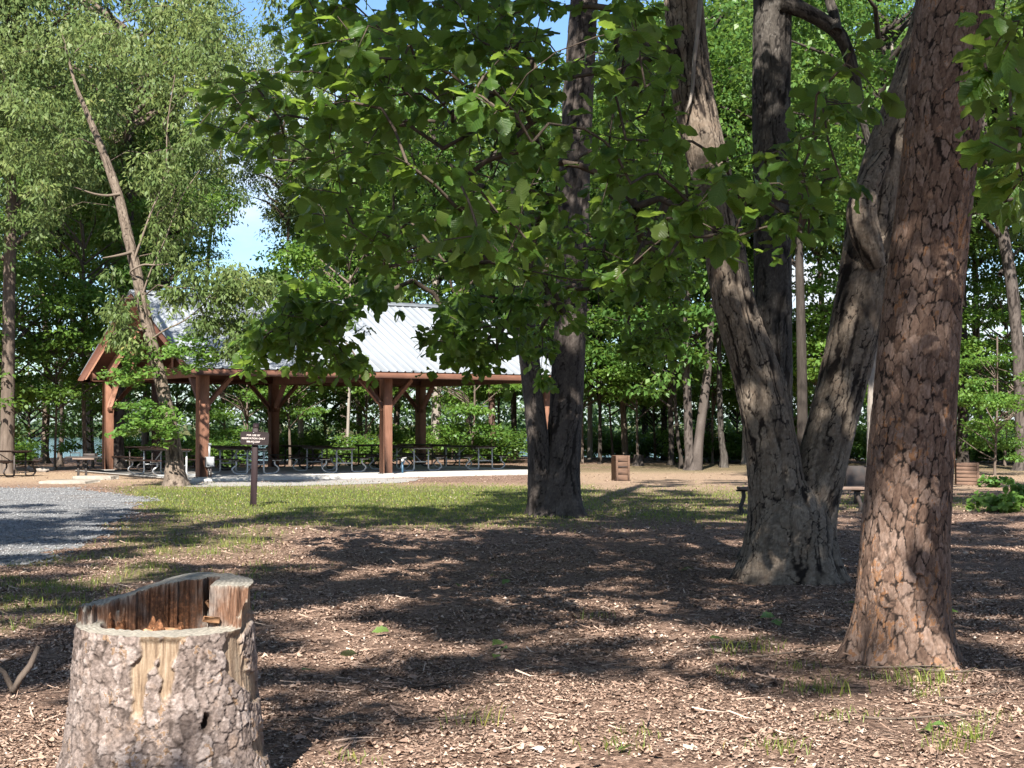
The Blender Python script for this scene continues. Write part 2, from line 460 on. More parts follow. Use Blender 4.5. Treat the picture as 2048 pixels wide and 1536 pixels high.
def lobed_template(wid=.5):
    """five-pointed woodland leaf in a few faces"""
    V = np.array([[0, 0, 0], [.5 * wid * 2, .12, .03], [.36, .38, .05], [.62 * wid * 1.5, .66, 0], [.2, .68, .04], [0, 1, -.1], [-.2, .68, .04], [-.62 * wid * 1.5, .66, 0], [-.36, .38, .05], [-.5 * wid * 2, .12, .03]], float)
    F = np.array([[0, 1, 2, 8], [0, 8, 9, 9], [2, 3, 4, 8], [4, 5, 6, 8], [6, 7, 8, 8]])
    F = np.array([[0, 1, 2, 2], [0, 2, 8, 8], [0, 8, 9, 9]])
    return V, F, np.zeros(len(V)), V[:, 1]

def inst(templates, pos, D, N, size, rnd, asp=None):
    """copies of leaf templates: D along the leaf, N its face normal"""
    D = D / (np.linalg.norm(D, axis=1)[:, None] + 1e-9)
    N = N - D * np.sum(N * D, 1)[:, None]; N /= np.linalg.norm(N, axis=1)[:, None] + 1e-9
    S = np.cross(D, N)
    pick = rng.integers(0, len(templates), len(pos))
    VV = []; FF = []; RR = []; LU = []; LV = []; n = 0
    for k_, (V, F, lu, lv) in enumerate(templates):
        m = np.where(pick == k_)[0]
        if not len(m): continue
        sx = size[m] * (1 if asp is None else asp[m])
        W = pos[m][:, None] + (V[None, :, 0:1] * sx[:, None, None]) * S[m][:, None] + (V[None, :, 1:2] * size[m][:, None, None]) * D[m][:, None] + (V[None, :, 2:3] * size[m][:, None, None]) * N[m][:, None]
        VV.append(W.reshape(-1, 3)); FF.append((F[None] + (np.arange(len(m)) * len(V))[:, None, None] + n).reshape(-1, F.shape[1])); n += len(m) * len(V)
        RR.append(np.repeat(rnd[m], len(V))); LU.append(np.tile(lu, len(m))); LV.append(np.tile(lv, len(m)))
    return np.concatenate(VV), np.concatenate(FF), dict(rnd=np.concatenate(RR), lu=np.concatenate(LU), lv=np.concatenate(LV))

OAK_T = [oak_template(d, f) for d, f in ((.12, .25), (.3, .15), (.45, .35), (.2, -.1), (.05, .4))]
def whorls(tips, tdir, k=(4, 8), size=(.12, .19), droop=.4):
    """leaves bunched at twig ends, as on a chestnut oak"""
    n = rng.integers(k[0], k[1], len(tips)); idx = np.repeat(np.arange(len(tips)), n); m = len(idx)
    T = tdir[idx] * np.array([1, 1, .4]) + rng.normal(0, .15, (m, 3)); T /= np.linalg.norm(T, axis=1)[:, None]
    ang = rng.uniform(0, 2 * np.pi, m)
    X = np.cross(T, [0, 0, 1.]); X /= np.linalg.norm(X, axis=1)[:, None] + 1e-9; Y = np.cross(X, T)
    til = rng.uniform(.5, 1.5, m)[:, None]
    D = T * np.cos(til) + np.sin(til) * (np.cos(ang)[:, None] * X + .55 * np.sin(ang)[:, None] * Y)
    D[:, 2] -= droop * rng.uniform(.2, 1.6, m)
    N = np.array([0, 0, 1.]) + rng.normal(0, .38, (m, 3)) - .25 * T
    p = tips[idx] - tdir[idx] * rng.uniform(0, .10, m)[:, None] + rng.normal(0, .015, (m, 3))
    s = rng.uniform(size[0], size[1], m)
    return inst(OAK_T, p + D / (np.linalg.norm(D, axis=1)[:, None]) * .02, D, N, s, np.clip(rng.beta(1.6, 2.6, m), 0, 1))

# ------------------------------------------------------------------ woodland crowns (shared by many trees)
def cloud(centers, rad, per, size, wid, droop, flat, seedj=.3, tmpl=None, up=1.0, hang=0.0):
    """sprays of leaves: each centre a loose flattened tuft"""
    m = len(centers) * per; idx = np.repeat(np.arange(len(centers)), per)
    q = rng.normal(0, 1, (m, 3)); q /= np.linalg.norm(q, axis=1)[:, None]; q *= (rng.uniform(0, 1, (m, 1)) ** .5)
    r = rad[idx] if hasattr(rad, '__len__') else np.full(m, rad)
    off = q * r[:, None] * np.array([1, 1, flat])
    off[:, 2] -= hang * (off[:, 0] ** 2 + off[:, 1] ** 2) / (r + 1e-6)
    p = centers[idx] + off
    D = q * np.array([1, 1, .3]) + rng.normal(0, .5, (m, 3)); D[:, 2] -= droop * rng.uniform(.3, 1.4, m)
    N = np.array([0, -.25, up]) + rng.normal(0, .45, (m, 3))
    tone = rng.uniform(0, 1, len(centers))
    rnd = np.clip(.55 * tone[idx] + .45 * rng.beta(1.5, 2, m), 0, 1)
    return inst(tmpl or [simple_template(wid), simple_template(wid * .8, .5)], p, D, N, rng.uniform(size[0], size[1], m), rnd)

def ell_centers(n, rx, ry, z0, z1, seed, shell=.45, gap=.15, layers=0):
    """tuft centres through an uneven crown volume"""
    out = []; zc, rz = (z0 + z1) / 2, (z1 - z0) / 2
    while len(out) < n:
        p = rng.uniform(-1, 1, (4 * n, 3)); r = np.linalg.norm(p, axis=1)
        az = np.arctan2(p[:, 1], p[:, 0])
        lim = .82 + .25 * vnoise(az * 1.4 + 9, p[:, 2] * 2.2, seed=seed)
        ok = (r < lim) & (r > shell * rng.uniform(0, 1, len(p)))
        q = p * [rx, ry, rz] + [0, 0, zc]
        if layers: q[:, 2] = np.round((q[:, 2] + .5 * vnoise(q[:, 0], q[:, 1], seed=seed + 8)) / layers) * layers + rng.normal(0, layers * .22, len(q)) - .08 * np.hypot(q[:, 0], q[:, 1])
        ok &= fbm(q[:, 0] * .55, q[:, 1] * .55, q[:, 2] * .6, seed=seed + 3, o=2) > -gap
        out.extend(q[ok])
    return np.array(out[:n])

def crown_limbs(cent, z_lo, z_hi, n=26, r=.1):
    """limbs from the axis to a sample of the tufts"""
    t = cent[rng.choice(len(cent), min(n, len(cent)), replace=False)]
    z = np.clip(t[:, 2] - .45 * np.hypot(t[:, 0], t[:, 1]) - .3, z_lo, z_hi)
    A = np.stack([0 * z, 0 * z, z], 1); mid = (A + t) / 2 + np.stack([0 * z, 0 * z, .12 * np.hypot(t[:, 0], t[:, 1])], 1)
    mid += rng.normal(0, .12, mid.shape)
    V1, F1 = tubes(A, mid, np.full(len(t), r), np.full(len(t), r * .6), 5); V2, F2 = tubes(mid, t, np.full(len(t), r * .6), np.full(len(t), r * .2), 5)
    return np.concatenate([V1, V2]), np.concatenate([F1, F2 + len(V1)])

CROWNS = {}
def crown_kind(name, mat, cent, limb_mat, zl, nl=26, lr=.09, **kw):
    V, F, a = cloud(cent, **kw)
    me = mk('crown', V, F, mat, attrs=dict(rnd=a['rnd']))
    V2, F2 = crown_limbs(cent, *zl, nl, lr)
    me2 = mk('limbs', V2, F2, limb_mat)
    CROWNS[name] = (me.data, me2.data)
    bpy.data.objects.remove(me); bpy.data.objects.remove(me2)
# ------------------------------------------------------------------ ground
def gz(x, y):
    x = np.asarray(x, float); y = np.asarray(y, float)
    z = .035 * fbm(x * .5, y * .5, seed=70, o=3) + .012 * fbm(x * 2.3, y * 2.3, seed=71, o=2)
    z = z * (1 - .8 * sstep(38, 44, y) * (1 - sstep(58, 64, y)))
    z = z + .6 * sstep(52, 66, y) * fbm(x * .09, y * .09, seed=73, o=2) * .5
    z = z - 2.6 * sstep(72, 96, y) + 3.0 * sstep(290, 330, y)
    return z

GRAV = np.array([(-700, 962), (0, 974), (120, 976), (215, 981), (290, 1002), (262, 1030), (215, 1062), (165, 1092), (120, 1118), (40, 1136), (-400, 1170), (-900, 1180)], float)
def inside(px, py, poly):
    r = np.zeros(px.shape, bool); n = len(poly)
    for i in range(n):
        x1, y1 = poly[i]; x2, y2 = poly[(i + 1) % n]
        c = ((y1 > py) != (y2 > py)) & (px < (x2 - x1) * (py - y1) / (y2 - y1 + 1e-12) + x1)
        r ^= c
    return r
_gw = ground(GRAV[:, 0], GRAV[:, 1])[:, :2]
def gravel_mask(x, y):
    w = .35 * vnoise(x * 1.1, y * 1.1, seed=80)
    return inside(np.asarray(x + w, float), np.asarray(y + w * 1.5, float), _gw)
def grass_mask(x, y):
    px, py = to_px(x, y, 0 * x)
    b = sstep(962, 984, py) * (1 - sstep(1010, 1075, py)) * sstep(215, 330, px + 1.2 * (1000 - py)) * (1 - .75 * sstep(1120, 1240, px)) * (1 - sstep(1460, 1560, px))
    b = np.maximum(b, .55 * sstep(972, 990, py) * (1 - sstep(1030, 1052, py)) * sstep(1120, 1180, px) * (1 - sstep(1500, 1720, px)))
    b = np.maximum(b, .55 * sstep(1030, 1060, py) * (1 - sstep(1080, 1130, py)) * sstep(180, 260, px) * (1 - sstep(470, 620, px)))
    b = np.maximum(b, .5 * sstep(926, 932, py) * (1 - sstep(940, 950, py)) * sstep(1000, 1100, px))
    b = np.maximum(b, .4 * sstep(985, 1000, py) * (1 - sstep(1015, 1030, py)) * sstep(1640, 1700, px))
    n = .5 + .5 * fbm(x * .8, y * .45, seed=90, o=3) + .25 * vnoise(x * 3, y * 3, seed=91)
    tuft = sstep(.30, .45, vnoise(x * 1.5, y * 1.1, seed=95)) * sstep(1080, 1110, py) * (1 - sstep(1230, 1300, py)) * (1 - sstep(330, 560, px))
    tuft = np.maximum(tuft, .8 * sstep(.52, .62, vnoise(x * 2.2, y * 1.7, seed=96)) * sstep(1060, 1090, py) * (1 - sstep(1130, 1190, py)) * (1 - sstep(520, 700, px)))
    return np.maximum(b * sstep(.22, .62, n + .35 * b), .55 * tuft)
def dirt_mask(x, y):
    px, py = to_px(x, y, 0 * x)
    d = sstep(940, 948, py) * (1 - sstep(958, 978, py)) * (1 - sstep(330, 380, px))
    d = np.maximum(d, sstep(938, 946, py) * (1 - sstep(960, 982, py)) * sstep(1130, 1170, px) * .8)
    d = np.maximum(d, .7 * sstep(962, 970, py) * (1 - sstep(976, 992, py)) * sstep(250, 330, px))
    return d

ys = np.concatenate([np.linspace(-22, 4.5, 30), np.geomspace(5, 100, 330), np.geomspace(104, 900, 40)])
xs = np.concatenate([-np.geomspace(30, 600, 22)[::-1], np.linspace(-28, 28, 340), np.geomspace(30, 600, 22)])
GX, GY = np.meshgrid(xs, ys); GZ = gz(GX, GY)
nx, ny = len(xs), len(ys)
i = np.arange(ny - 1)[:, None] * nx; j = np.arange(nx - 1)[None]
GF = np.stack([i + j, i + j + 1, i + nx + j + 1, i + nx + j], -1).reshape(-1, 4)
k = NT('leaf_mulch_ground')
P = k.pos()
vor = k.n('TexVoronoi', {'Scale': 34.0, 'Vector': k.mix(.12, P, k.noise(14, 2, P, out='Color'))}, feature='F1')
chip = k.ramp(vor.outputs['Color'], [(0, (0.051, 0.033, 0.026)), (.3, (0.133, 0.086, 0.064)), (.6, (0.241, 0.161, 0.121)), (.85, (0.341, 0.239, 0.183)), (1, (0.430, 0.336, 0.268))])
dark = k.noise(90, 4, P, .7)
chip = k.mix(.9, chip, k.ramp(dark, [(.32, (.35, .33, .32)), (.6, (1.15, 1.15, 1.15))]), 'MULTIPLY')
big = k.noise(.9, 4, P)
chip = k.mix(.6, chip, k.ramp(big, [(.35, (.72, .70, .68)), (.65, (1.15, 1.1, 1.05))]), 'MULTIPLY')
dirt = k.mix(.8, (.32, .23, .155), k.ramp(dark, [(.3, (.6, .6, .6)), (.7, (1.2, 1.2, 1.2))]), 'MULTIPLY')
gr = k.mix(.8, (.075, .10, .03), k.ramp(dark, [(.3, (.4, .4, .4)), (.7, (1.3, 1.3, 1.3))]), 'MULTIPLY')
c = k.mix(k.attr('dirt'), chip, dirt)
c = k.mix(k.math('MULTIPLY', k.attr('grassy'), .75), c, gr)
k.done(c, .95, .1, k.bump(k.math('ADD', vor.outputs['Distance'], dark), .7, .03))
M['ground'] = k.m
ground_o = mk('ground', np.stack([GX, GY, GZ], -1).reshape(-1, 3), GF, M['ground'], smooth=True,
              attrs=dict(grassy=np.maximum(grass_mask(GX, GY), sstep(110, 200, GY)).ravel(), dirt=dirt_mask(GX, GY).ravel()))
tag(ground_o, 'brown leaf covered forest floor under the trees', 'ground', kind='structure')

# gravel drive: a sheet a few millimetres above the ground
def sheet(name, poly_w, mat, dz, step=.18, wob=.3):
    lo = poly_w.min(0); hi = poly_w.max(0)
    gx = np.arange(max(lo[0], -24), hi[0], step); gy = np.arange(lo[1], hi[1], step * 1.4)
    X, Y = np.meshgrid(gx, gy); w = wob * vnoise(X * 1.1, Y * 1.1, seed=80)
    ok = inside(X + w, Y + w * 1.5, poly_w)
    Z = gz(X, Y) + dz
    # sink the margin so the edge feathers into the ground
    q = ok[:-1, :-1] & ok[1:, :-1] & ok[:-1, 1:] & ok[1:, 1:]
    ii, jj = np.where(q); n = len(gx)
    F = np.stack([ii * n + jj, ii * n + jj + 1, (ii + 1) * n + jj + 1, (ii + 1) * n + jj], 1)
    used = np.unique(F); rm = np.full(X.size, -1); rm[used] = np.arange(len(used))
    V = np.stack([X, Y, Z], -1).reshape(-1, 3)[used]
    return mk(name, V, rm[F], mat, smooth=True)
k = NT('blue_grey_gravel'); P = k.pos()
v = k.n('TexVoronoi', {'Scale': 26.0, 'Vector': P})
c = k.ramp(v.outputs['Color'], [(0, (.085, .085, .087)), (.5, (.15, .15, .152)), (1, (.21, .21, .208))])
c = k.mix(k.ramp(k.noise(.8, 4, P), [(.52, (0, 0, 0)), (.7, (.6, .6, .6))]), c, (.13, .10, .08))
M['gravel'] = k.done(c, .9, .2, k.bump(v.outputs['Distance'], .8, .03))
gravel_o = tag(sheet('gravel_drive', _gw, M['gravel'], .006), 'pale blue grey gravel drive', 'drive', kind='structure')
# concrete walk in front of the pavilion
k = NT('worn_grey_walk'); P = k.pos()
c = k.mix(.7, (.25, .235, .22), k.ramp(k.noise(25, 5, P), [(.3, (.55, .55, .55)), (.7, (1.3, 1.3, 1.3))]), 'MULTIPLY')
M['walk'] = k.done(c, .9, .2, k.bump(k.noise(60, 3, P), .4, .01))
wk = ground(np.array([372, 520, 700, 800, 860, 700, 520, 400, 330]), np.array([974, 973, 970, 967, 957, 957, 960, 961, 964]))[:, :2]
tag(sheet('walkway', wk, M['walk'], .006, .15, .12), 'worn grey walk in front of the pavilion', 'walkway', kind='structure')

# lake beyond the trees and the far shore
k = NT('lake_water'); P = k.pos((1, .35, 1))
M['water'] = k.done((.03, .06, .08), .12, .5, k.bump(k.noise(.9, 4, P), .25, .2))
lv = np.array([[-600, 84, -1.2], [600, 84, -1.2], [600, 320, -1.2], [-600, 320, -1.2]], float)
tag(mk('lake', lv, np.array([[0, 1, 2, 3]]), M['water']), 'blue lake glimpsed between the trunks', 'lake', kind='structure')
cx = rng.uniform(-220, 160, 2600); cy = rng.uniform(290, 330, 2600)
cc = np.stack([cx, cy, -1.5 + rng.uniform(0, 1, 2600) ** 1.5 * (14 + 5 * vnoise(cx * .05, cy * .05, seed=3))], 1)
V, F, a = cloud(cc, 1.9, 12, (.9, 1.6), .4, .2, .8)
tag(mk('far_shore_woods', V, F, M['far_leaf'], attrs=dict(rnd=a['rnd'])), 'distant woods on the far side of the lake', 'woods', kind='stuff')

# ------------------------------------------------------------------ leaf litter, gravel stones, grass
def scatter(n, d0, d1, pw, half=.37):
    """points over the wedge the photograph looks along, denser near by"""
    u = rng.uniform(0, 1, n); e = 2 - pw
    d = (d0 ** e + u * (d1 ** e - d0 ** e)) ** (1 / e)
    x = rng.uniform(-1, 1, n) * (half * d + 1.3)
    return x, d
k = NT('dead_leaf_litter')
c = k.ramp(k.attr('rnd'), [(0, (0.044, 0.030, 0.023)), (.2, (0.127, 0.081, 0.058)), (.42, (0.241, 0.160, 0.119)), (.68, (0.348, 0.239, 0.180)), (.88, (0.436, 0.328, 0.257)), (1, (0.557, 0.482, 0.406))])
c = k.mix(.6, c, k.ramp(k.noise(40, 3, k.pos()), [(.3, (.65, .65, .65)), (.7, (1.2, 1.2, 1.2))]), 'MULTIPLY')
M['litter'] = k.done(c, .8, .25)
def curl(wid, n=3, bend=.25, tw=.1, lob=0.0):
    t = np.linspace(0, 1, n + 1); V = []; lv_ = []
    for q in range(n + 1):
        w = wid * math.sin(math.pi * min(.97, max(.05, t[q]))) ** .6 * (1 + lob * (-1) ** q)
        for s_ in (-1, 1): V.append([s_ * w, t[q] - .5, bend * (t[q] - .5) ** 2 * 2 + s_ * tw * (t[q] - .5) + abs(s_) * .12 * wid]); lv_.append(t[q])
    F = np.array([[2 * q, 2 * q + 1, 2 * q + 3, 2 * q + 2] for q in range(n)])
    return np.array(V), F, np.zeros(len(V)), np.array(lv_)
chips = [curl(.09, 2, .1, .05), curl(.07, 2, -.1, .08), curl(.14, 2, .15, .1), curl(.26, 3, .3, .15, .15), curl(.34, 4, .4, .2, .25), curl(.17, 3, -.2, .1), curl(.3, 3, .5, -.15)]
def litter(n, d0, d1, pw, smin, smax, tilt):
    x, y = scatter(n, d0, d1, pw)
    g = grass_mask(x, y); ok = (~gravel_mask(x, y)) & (rng.uniform(0, 1, n) > .82 * g) & ~((y > 37) & (rng.uniform(0, 1, n) < .5))
    dm = dirt_mask(x, y); ok &= rng.uniform(0, 1, n) > .6 * dm
    # litter gathers in drifts
    ok &= 1.3 * fbm(x * 1.5, y * 1.5, seed=44, o=4) + rng.uniform(-.4, .9, n) > 0
    x, y = x[ok], y[ok]; m = len(x)
    a = rng.uniform(0, 2 * np.pi, m)
    D = np.stack([np.cos(a), np.sin(a), rng.normal(0, tilt, m)], 1)
    N = np.stack([rng.normal(0, tilt * 1.2, m), rng.normal(0, tilt * 1.2, m), np.ones(m)], 1)
    s = rng.uniform(smin, smax, m)
    p = np.stack([x, y, gz(x, y) + rng.uniform(.001, .008, m) + .06 * s], 1)
    r = np.clip(rng.beta(1.7, 1.9, m) + .12 * fbm(x * .7, y * .7, seed=45), 0, 1)
    return inst(chips, p, D, N, s, r)
parts = [litter(132000, 5.0, 10.5, 1, .010, .038, .07), litter(110000, 10.5, 20, 1, .016, .05, .07), litter(56000, 20, 50, 1, .03, .075, .09), litter(6500, 5.0, 14, 1, .03, .075, .12)]
twig_t = [curl(.012, 4, .12, .02), curl(.016, 4, -.1, .02), curl(.02, 3, .2, .03)]
_c = chips; chips = twig_t; parts.append(litter(5200, 5.0, 24, 1, .10, .34, .05))
chips = [curl(.36, 5, .22, .15, .28), curl(.42, 5, -.15, .2, .22), curl(.3, 4, .35, -.15, .2)]; parts.append(litter(2600, 5.0, 22, 1, .045, .085, .07)); chips = _c
V, F, a = join(parts)
tag(mk('leaf_litter', V, F, M['litter'], attrs=dict(rnd=a['rnd'])), 'dead brown leaves and bark bits strewn on the ground', 'leaf litter', kind='stuff')

# loose stones of the drive
m = 46000
gx = rng.uniform(-22, -3.2, m * 2); gy = rng.uniform(13, 42, m * 2)
ok = (gravel_mask(gx + rng.normal(0, .22, m * 2) * (rng.uniform(0, 1, m * 2) < .35), gy + rng.normal(0, .5, m * 2) * (rng.uniform(0, 1, m * 2) < .35))) & (np.abs(gx) < .36 * gy + 1.5); gx, gy = gx[ok][:m], gy[ok][:m]; m = len(gx)
oc = np.array([[1, 0, 0], [0, 1, 0], [-1, 0, 0], [0, -1, 0], [.15, .1, .7], [0, 0, -.5]], float)
of = np.array([[0, 1, 4], [1, 2, 4], [2, 3, 4], [3, 0, 4], [1, 0, 5], [2, 1, 5], [3, 2, 5], [0, 3, 5]])
th = rng.uniform(0, 6.3, m); cs, sn = np.cos(th), np.sin(th); s = rng.uniform(.009, .024, m)
W = oc[None] * (s[:, None] * rng.uniform(.6, 1.2, (m, 3)))[:, None, :]
Wx = W[..., 0] * cs[:, None] - W[..., 1] * sn[:, None]; Wy = W[..., 0] * sn[:, None] + W[..., 1] * cs[:, None]
V = np.stack([Wx + gx[:, None], Wy + gy[:, None], W[..., 2] + gz(gx, gy)[:, None] + .012], -1).reshape(-1, 3)
F = (of[None] + (np.arange(m) * 6)[:, None, None]).reshape(-1, 3)
k = NT('gravel_stone'); c = k.ramp(k.attr('rnd'), [(0, (.10, .10, .102)), (.5, (.165, .165, .167)), (.9, (.22, .22, .22)), (1, (.28, .278, .275))])
M['stone'] = k.done(c, .85, .25)
tag(mk('gravel', V, F, M['stone'], attrs=dict(rnd=np.repeat(rng.uniform(0, 1, m), 6))), 'loose grey stones of the gravel drive', 'gravel', kind='stuff')

def blades(x, y, h, w, lean):
    m = len(x); a = rng.uniform(0, 2 * np.pi, m); b = rng.uniform(0, 2 * np.pi, m)
    base = np.stack([x, y, gz(x, y) - .005], 1); side = np.stack([np.cos(a), np.sin(a), 0 * a], 1) * w[:, None]
    dr = np.stack([np.cos(b), np.sin(b), 0 * b], 1) * (lean * h)[:, None]
    mid = base + dr * .3 + np.array([0, 0, 1.]) * (h * .6)[:, None]; tip = base + dr + np.array([0, 0, 1.]) * (h * rng.uniform(.75, 1, m))[:, None]
    V = np.stack([base - side, base + side, mid + side * .7, mid - side * .7, tip], 1).reshape(-1, 3)
    o = np.arange(m)[:, None] * 5
    F4 = o + np.array([[0, 1, 2, 3]]); F3 = o + np.array([[3, 2, 4]])
    return V, F4, F3, np.repeat(np.clip(rng.beta(1.5, 2, m), 0, 1), 5)
n = 330000
x = rng.uniform(-1, 1, n); y = rng.uniform(10, 47, n); x = x * (.36 * y + 1)
gm = grass_mask(x, y); ok = (rng.uniform(0, 1, n) < gm * (.45 + .5 * rng.uniform(0, 1, n))) & ~(gravel_mask(x, y) & (rng.uniform(0, 1, n) < .9)) & ((y > 24) | (rng.uniform(0, 1, n) < .6))
x, y = x[ok], y[ok]; m = len(x)
h = rng.uniform(.025, .075, m) * (1 + .6 * (y < 24)); B = [blades(x, y, h, np.where(y < 24, .0035, .006), rng.uniform(.2, 1.1, m))]
# separate tufts in the near litter
TU = [(1190, 1238, .11, 26), (1490, 1312, .13, 60), (1648, 1390, .14, 60), (1828, 1372, .14, 70), (1878, 1368, .12, 34), (1605, 1345, .09, 20), (1752, 1362, .09, 24), (1840, 1395, .09, 24), (960, 1448, .13, 34), (1265, 1470, .07, 30), (1455, 1352, .08, 24), (1525, 1292, .08, 24), (1935, 1475, .12, 60), (1560, 1500, .09, 50), (1975, 1440, .09, 30), (1880, 1500, .1, 40), (1690, 1440, .08, 30), (1240, 1500, .08, 30),
      (160, 1186, .13, 90), (85, 1175, .12, 70), (30, 1205, .12, 70), (20, 1160, .1, 40), (330, 1108, .12, 60), (385, 1086, .14, 60), (505, 1090, .14, 60), (420, 1108, .12, 50), (510, 1130, .1, 40), (305, 1135, .1, 40), (120, 1190, .12, 60), (450, 1095, .1, 40), (230, 1190, .1, 40), (1000, 1150, .06, 10), (700, 1520, .06, 30)]
for px, py, hh, nb in TU:
    g0 = ground(px, py); r_ = .05 + .0008 * nb
    q = rng.normal(0, r_, (nb, 2)); xx = g0[0] + q[:, 0]; yy = g0[1] + q[:, 1]
    B.append(blades(xx, yy, rng.uniform(.5, 1.1, nb) * hh, np.full(nb, .0028), rng.uniform(.2, .9, nb)))
V = []; F4 = []; F3 = []; R = []; o = 0
for v_, a_, b_, r_ in B:
    V.append(v_); F4.append(a_ + o); F3.append(b_ + o); R.append(r_); o += len(v_)
tag(mk('grass', np.concatenate(V), [np.concatenate(F4), np.concatenate(F3)], M['grass'], attrs=dict(rnd=np.concatenate(R))), 'thin green grass growing through the leaf litter', 'grass', kind='stuff')
# ------------------------------------------------------------------ timber pavilion
def wood(name, a, b, sc=(9, 9, 9), rough=.7, bump=.25, knots=False):
    k = NT(name); n = k.noise(3, 5, k.pos(sc), .65); n2 = k.noise(1.1, 3, k.pos())
    c = k.ramp(n, [(.3, a), (.7, b)])
    c = k.mix(.5, c, k.ramp(n2, [(.3, (.75, .75, .75)), (.7, (1.15, 1.15, 1.15))]), 'MULTIPLY')
    return k.done(c, rough, .25, k.bump(n, bump, .01))
M['stain'] = wood('red_brown_stained_timber', (.17, .08, .05), (.265, .135, .088), (7, 7, 1.2))
M['stain_h'] = wood('red_brown_stained_beam', (.13, .06, .039), (.205, .10, .066), (1.2, 7, 7))
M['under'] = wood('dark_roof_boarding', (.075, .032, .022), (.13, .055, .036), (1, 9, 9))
k = NT('pale_metal_roofing'); P = k.pos()
c = k.ramp(k.noise(2, 5, k.pos((3.4, .35, .35)), .65), [(.3, (.165, .18, .20)), (.7, (.23, .247, .268))])
c = k.mix(k.ramp(k.noise(1.1, 5, P, .7), [(.52, (0, 0, 0)), (.75, (.5, .5, .5))]), c, (.15, .155, .15))
M['metal_roof'] = k.done(c, .42, .5, metal=.0)
k = NT('pavilion_concrete'); c = k.mix(.8, (.42, .40, .37), k.ramp(k.noise(6, 6, k.pos(), .7), [(.3, (.65, .65, .65)), (.7, (1.15, 1.15, 1.15))]), 'MULTIPLY')
M['slab'] = k.done(c, .85, .2)
TH = math.radians(33.0)
shel = thing('picnic_pavilion', (-8.64, 43.2, 0), 'open red-brown timber picnic pavilion with a pale ribbed metal roof', 'pavilion', rz=TH)
U, Vv = np.array([math.cos(TH), math.sin(TH)]), np.array([-math.sin(TH), math.cos(TH)])
def pav(u, v, z=0): return (-8.64 + U[0] * u + Vv[0] * v, 43.2 + U[1] * u + Vv[1] * v, z)
MB().box(-.75, 11.95, -1.05, 9.1, -.12, .07, .015).build('concrete_slab', M['slab'], shel)
W, RZ, EZ, OV, GO = 8.1, 5.52, 3.12, .75, .68
sl = (RZ - EZ) / (W / 2 + OV)
def roof_z(v): return EZ + sl * (min(v, W - v) + OV)
for u in (0, 5.8, 11.6):
    for v in (0, W):
        p = MB().box(u - .15, u + .15, v - .15, v + .15, .07, 2.94, .02).build('post', M['stain'], shel)
        MB().box(u - .18, u + .18, v - .18, v + .18, .07, .10, .005).build('post_base', M['slab'], p)
        s = 1 if v == 0 else -1
        for d in (-1, 1):
            if (u == 0 and d < 0) or (u > 11 and d > 0): continue
            MB().bar((u + d * .14, v, 2.12), (u + d * .86, v, 2.90), .12, .15, (0, 1, 0)).box(u + d * .15 - .06, u + d * .15 + .06, v - .07, v + .07, 1.98, 2.22, .01).build('knee_brace', M['stain'], shel)
        MB().bar((u, v + s * .14, 2.12), (u, v + s * .86, 2.90), .12, .15, (1, 0, 0)).box(u - .07, u + .07, v + s * .15 - .06, v + s * .15 + .06, 1.98, 2.22, .01).build('knee_brace', M['stain'], shel)
for v in (0, W):
    MB().box(-.55, 11.85, v - .11, v + .11, 2.943, 3.26, .015).build('plate_beam', M['stain_h'], shel)
for u in (0, 5.8, 11.6):
    MB().box(u - .1, u + .1, .112, W - .112, 2.90, 3.2, .015).build('tie_beam', M['stain'], shel)
    MB().box(u - .11, u + .11, W / 2 - .11, W / 2 + .11, 3.203, RZ - .32, .012).build('king_post', M['stain'], shel)
    for s in (-1, 1):
        vq = W / 2 + s * 1.9
        MB().box(u - .08, u + .08, vq - .08, vq + .08, 3.203, roof_z(vq) - .33, .01).build('queen_post', M['stain'], shel)
        y0, y1 = W / 2 + s * (W / 2 - .1), W / 2 + s * .1
        MB().bar((u, y0, roof_z(y0) - .30), (u, y1, roof_z(y1) - .30), .16, .2, (1, 0, 0)).build('truss_chord', M['stain'], shel)
MB().box(-.6, 11.82, W / 2 - .07, W / 2 + .07, RZ - .34, RZ - .10, .01).build('ridge_beam', M['stain_h'], shel)
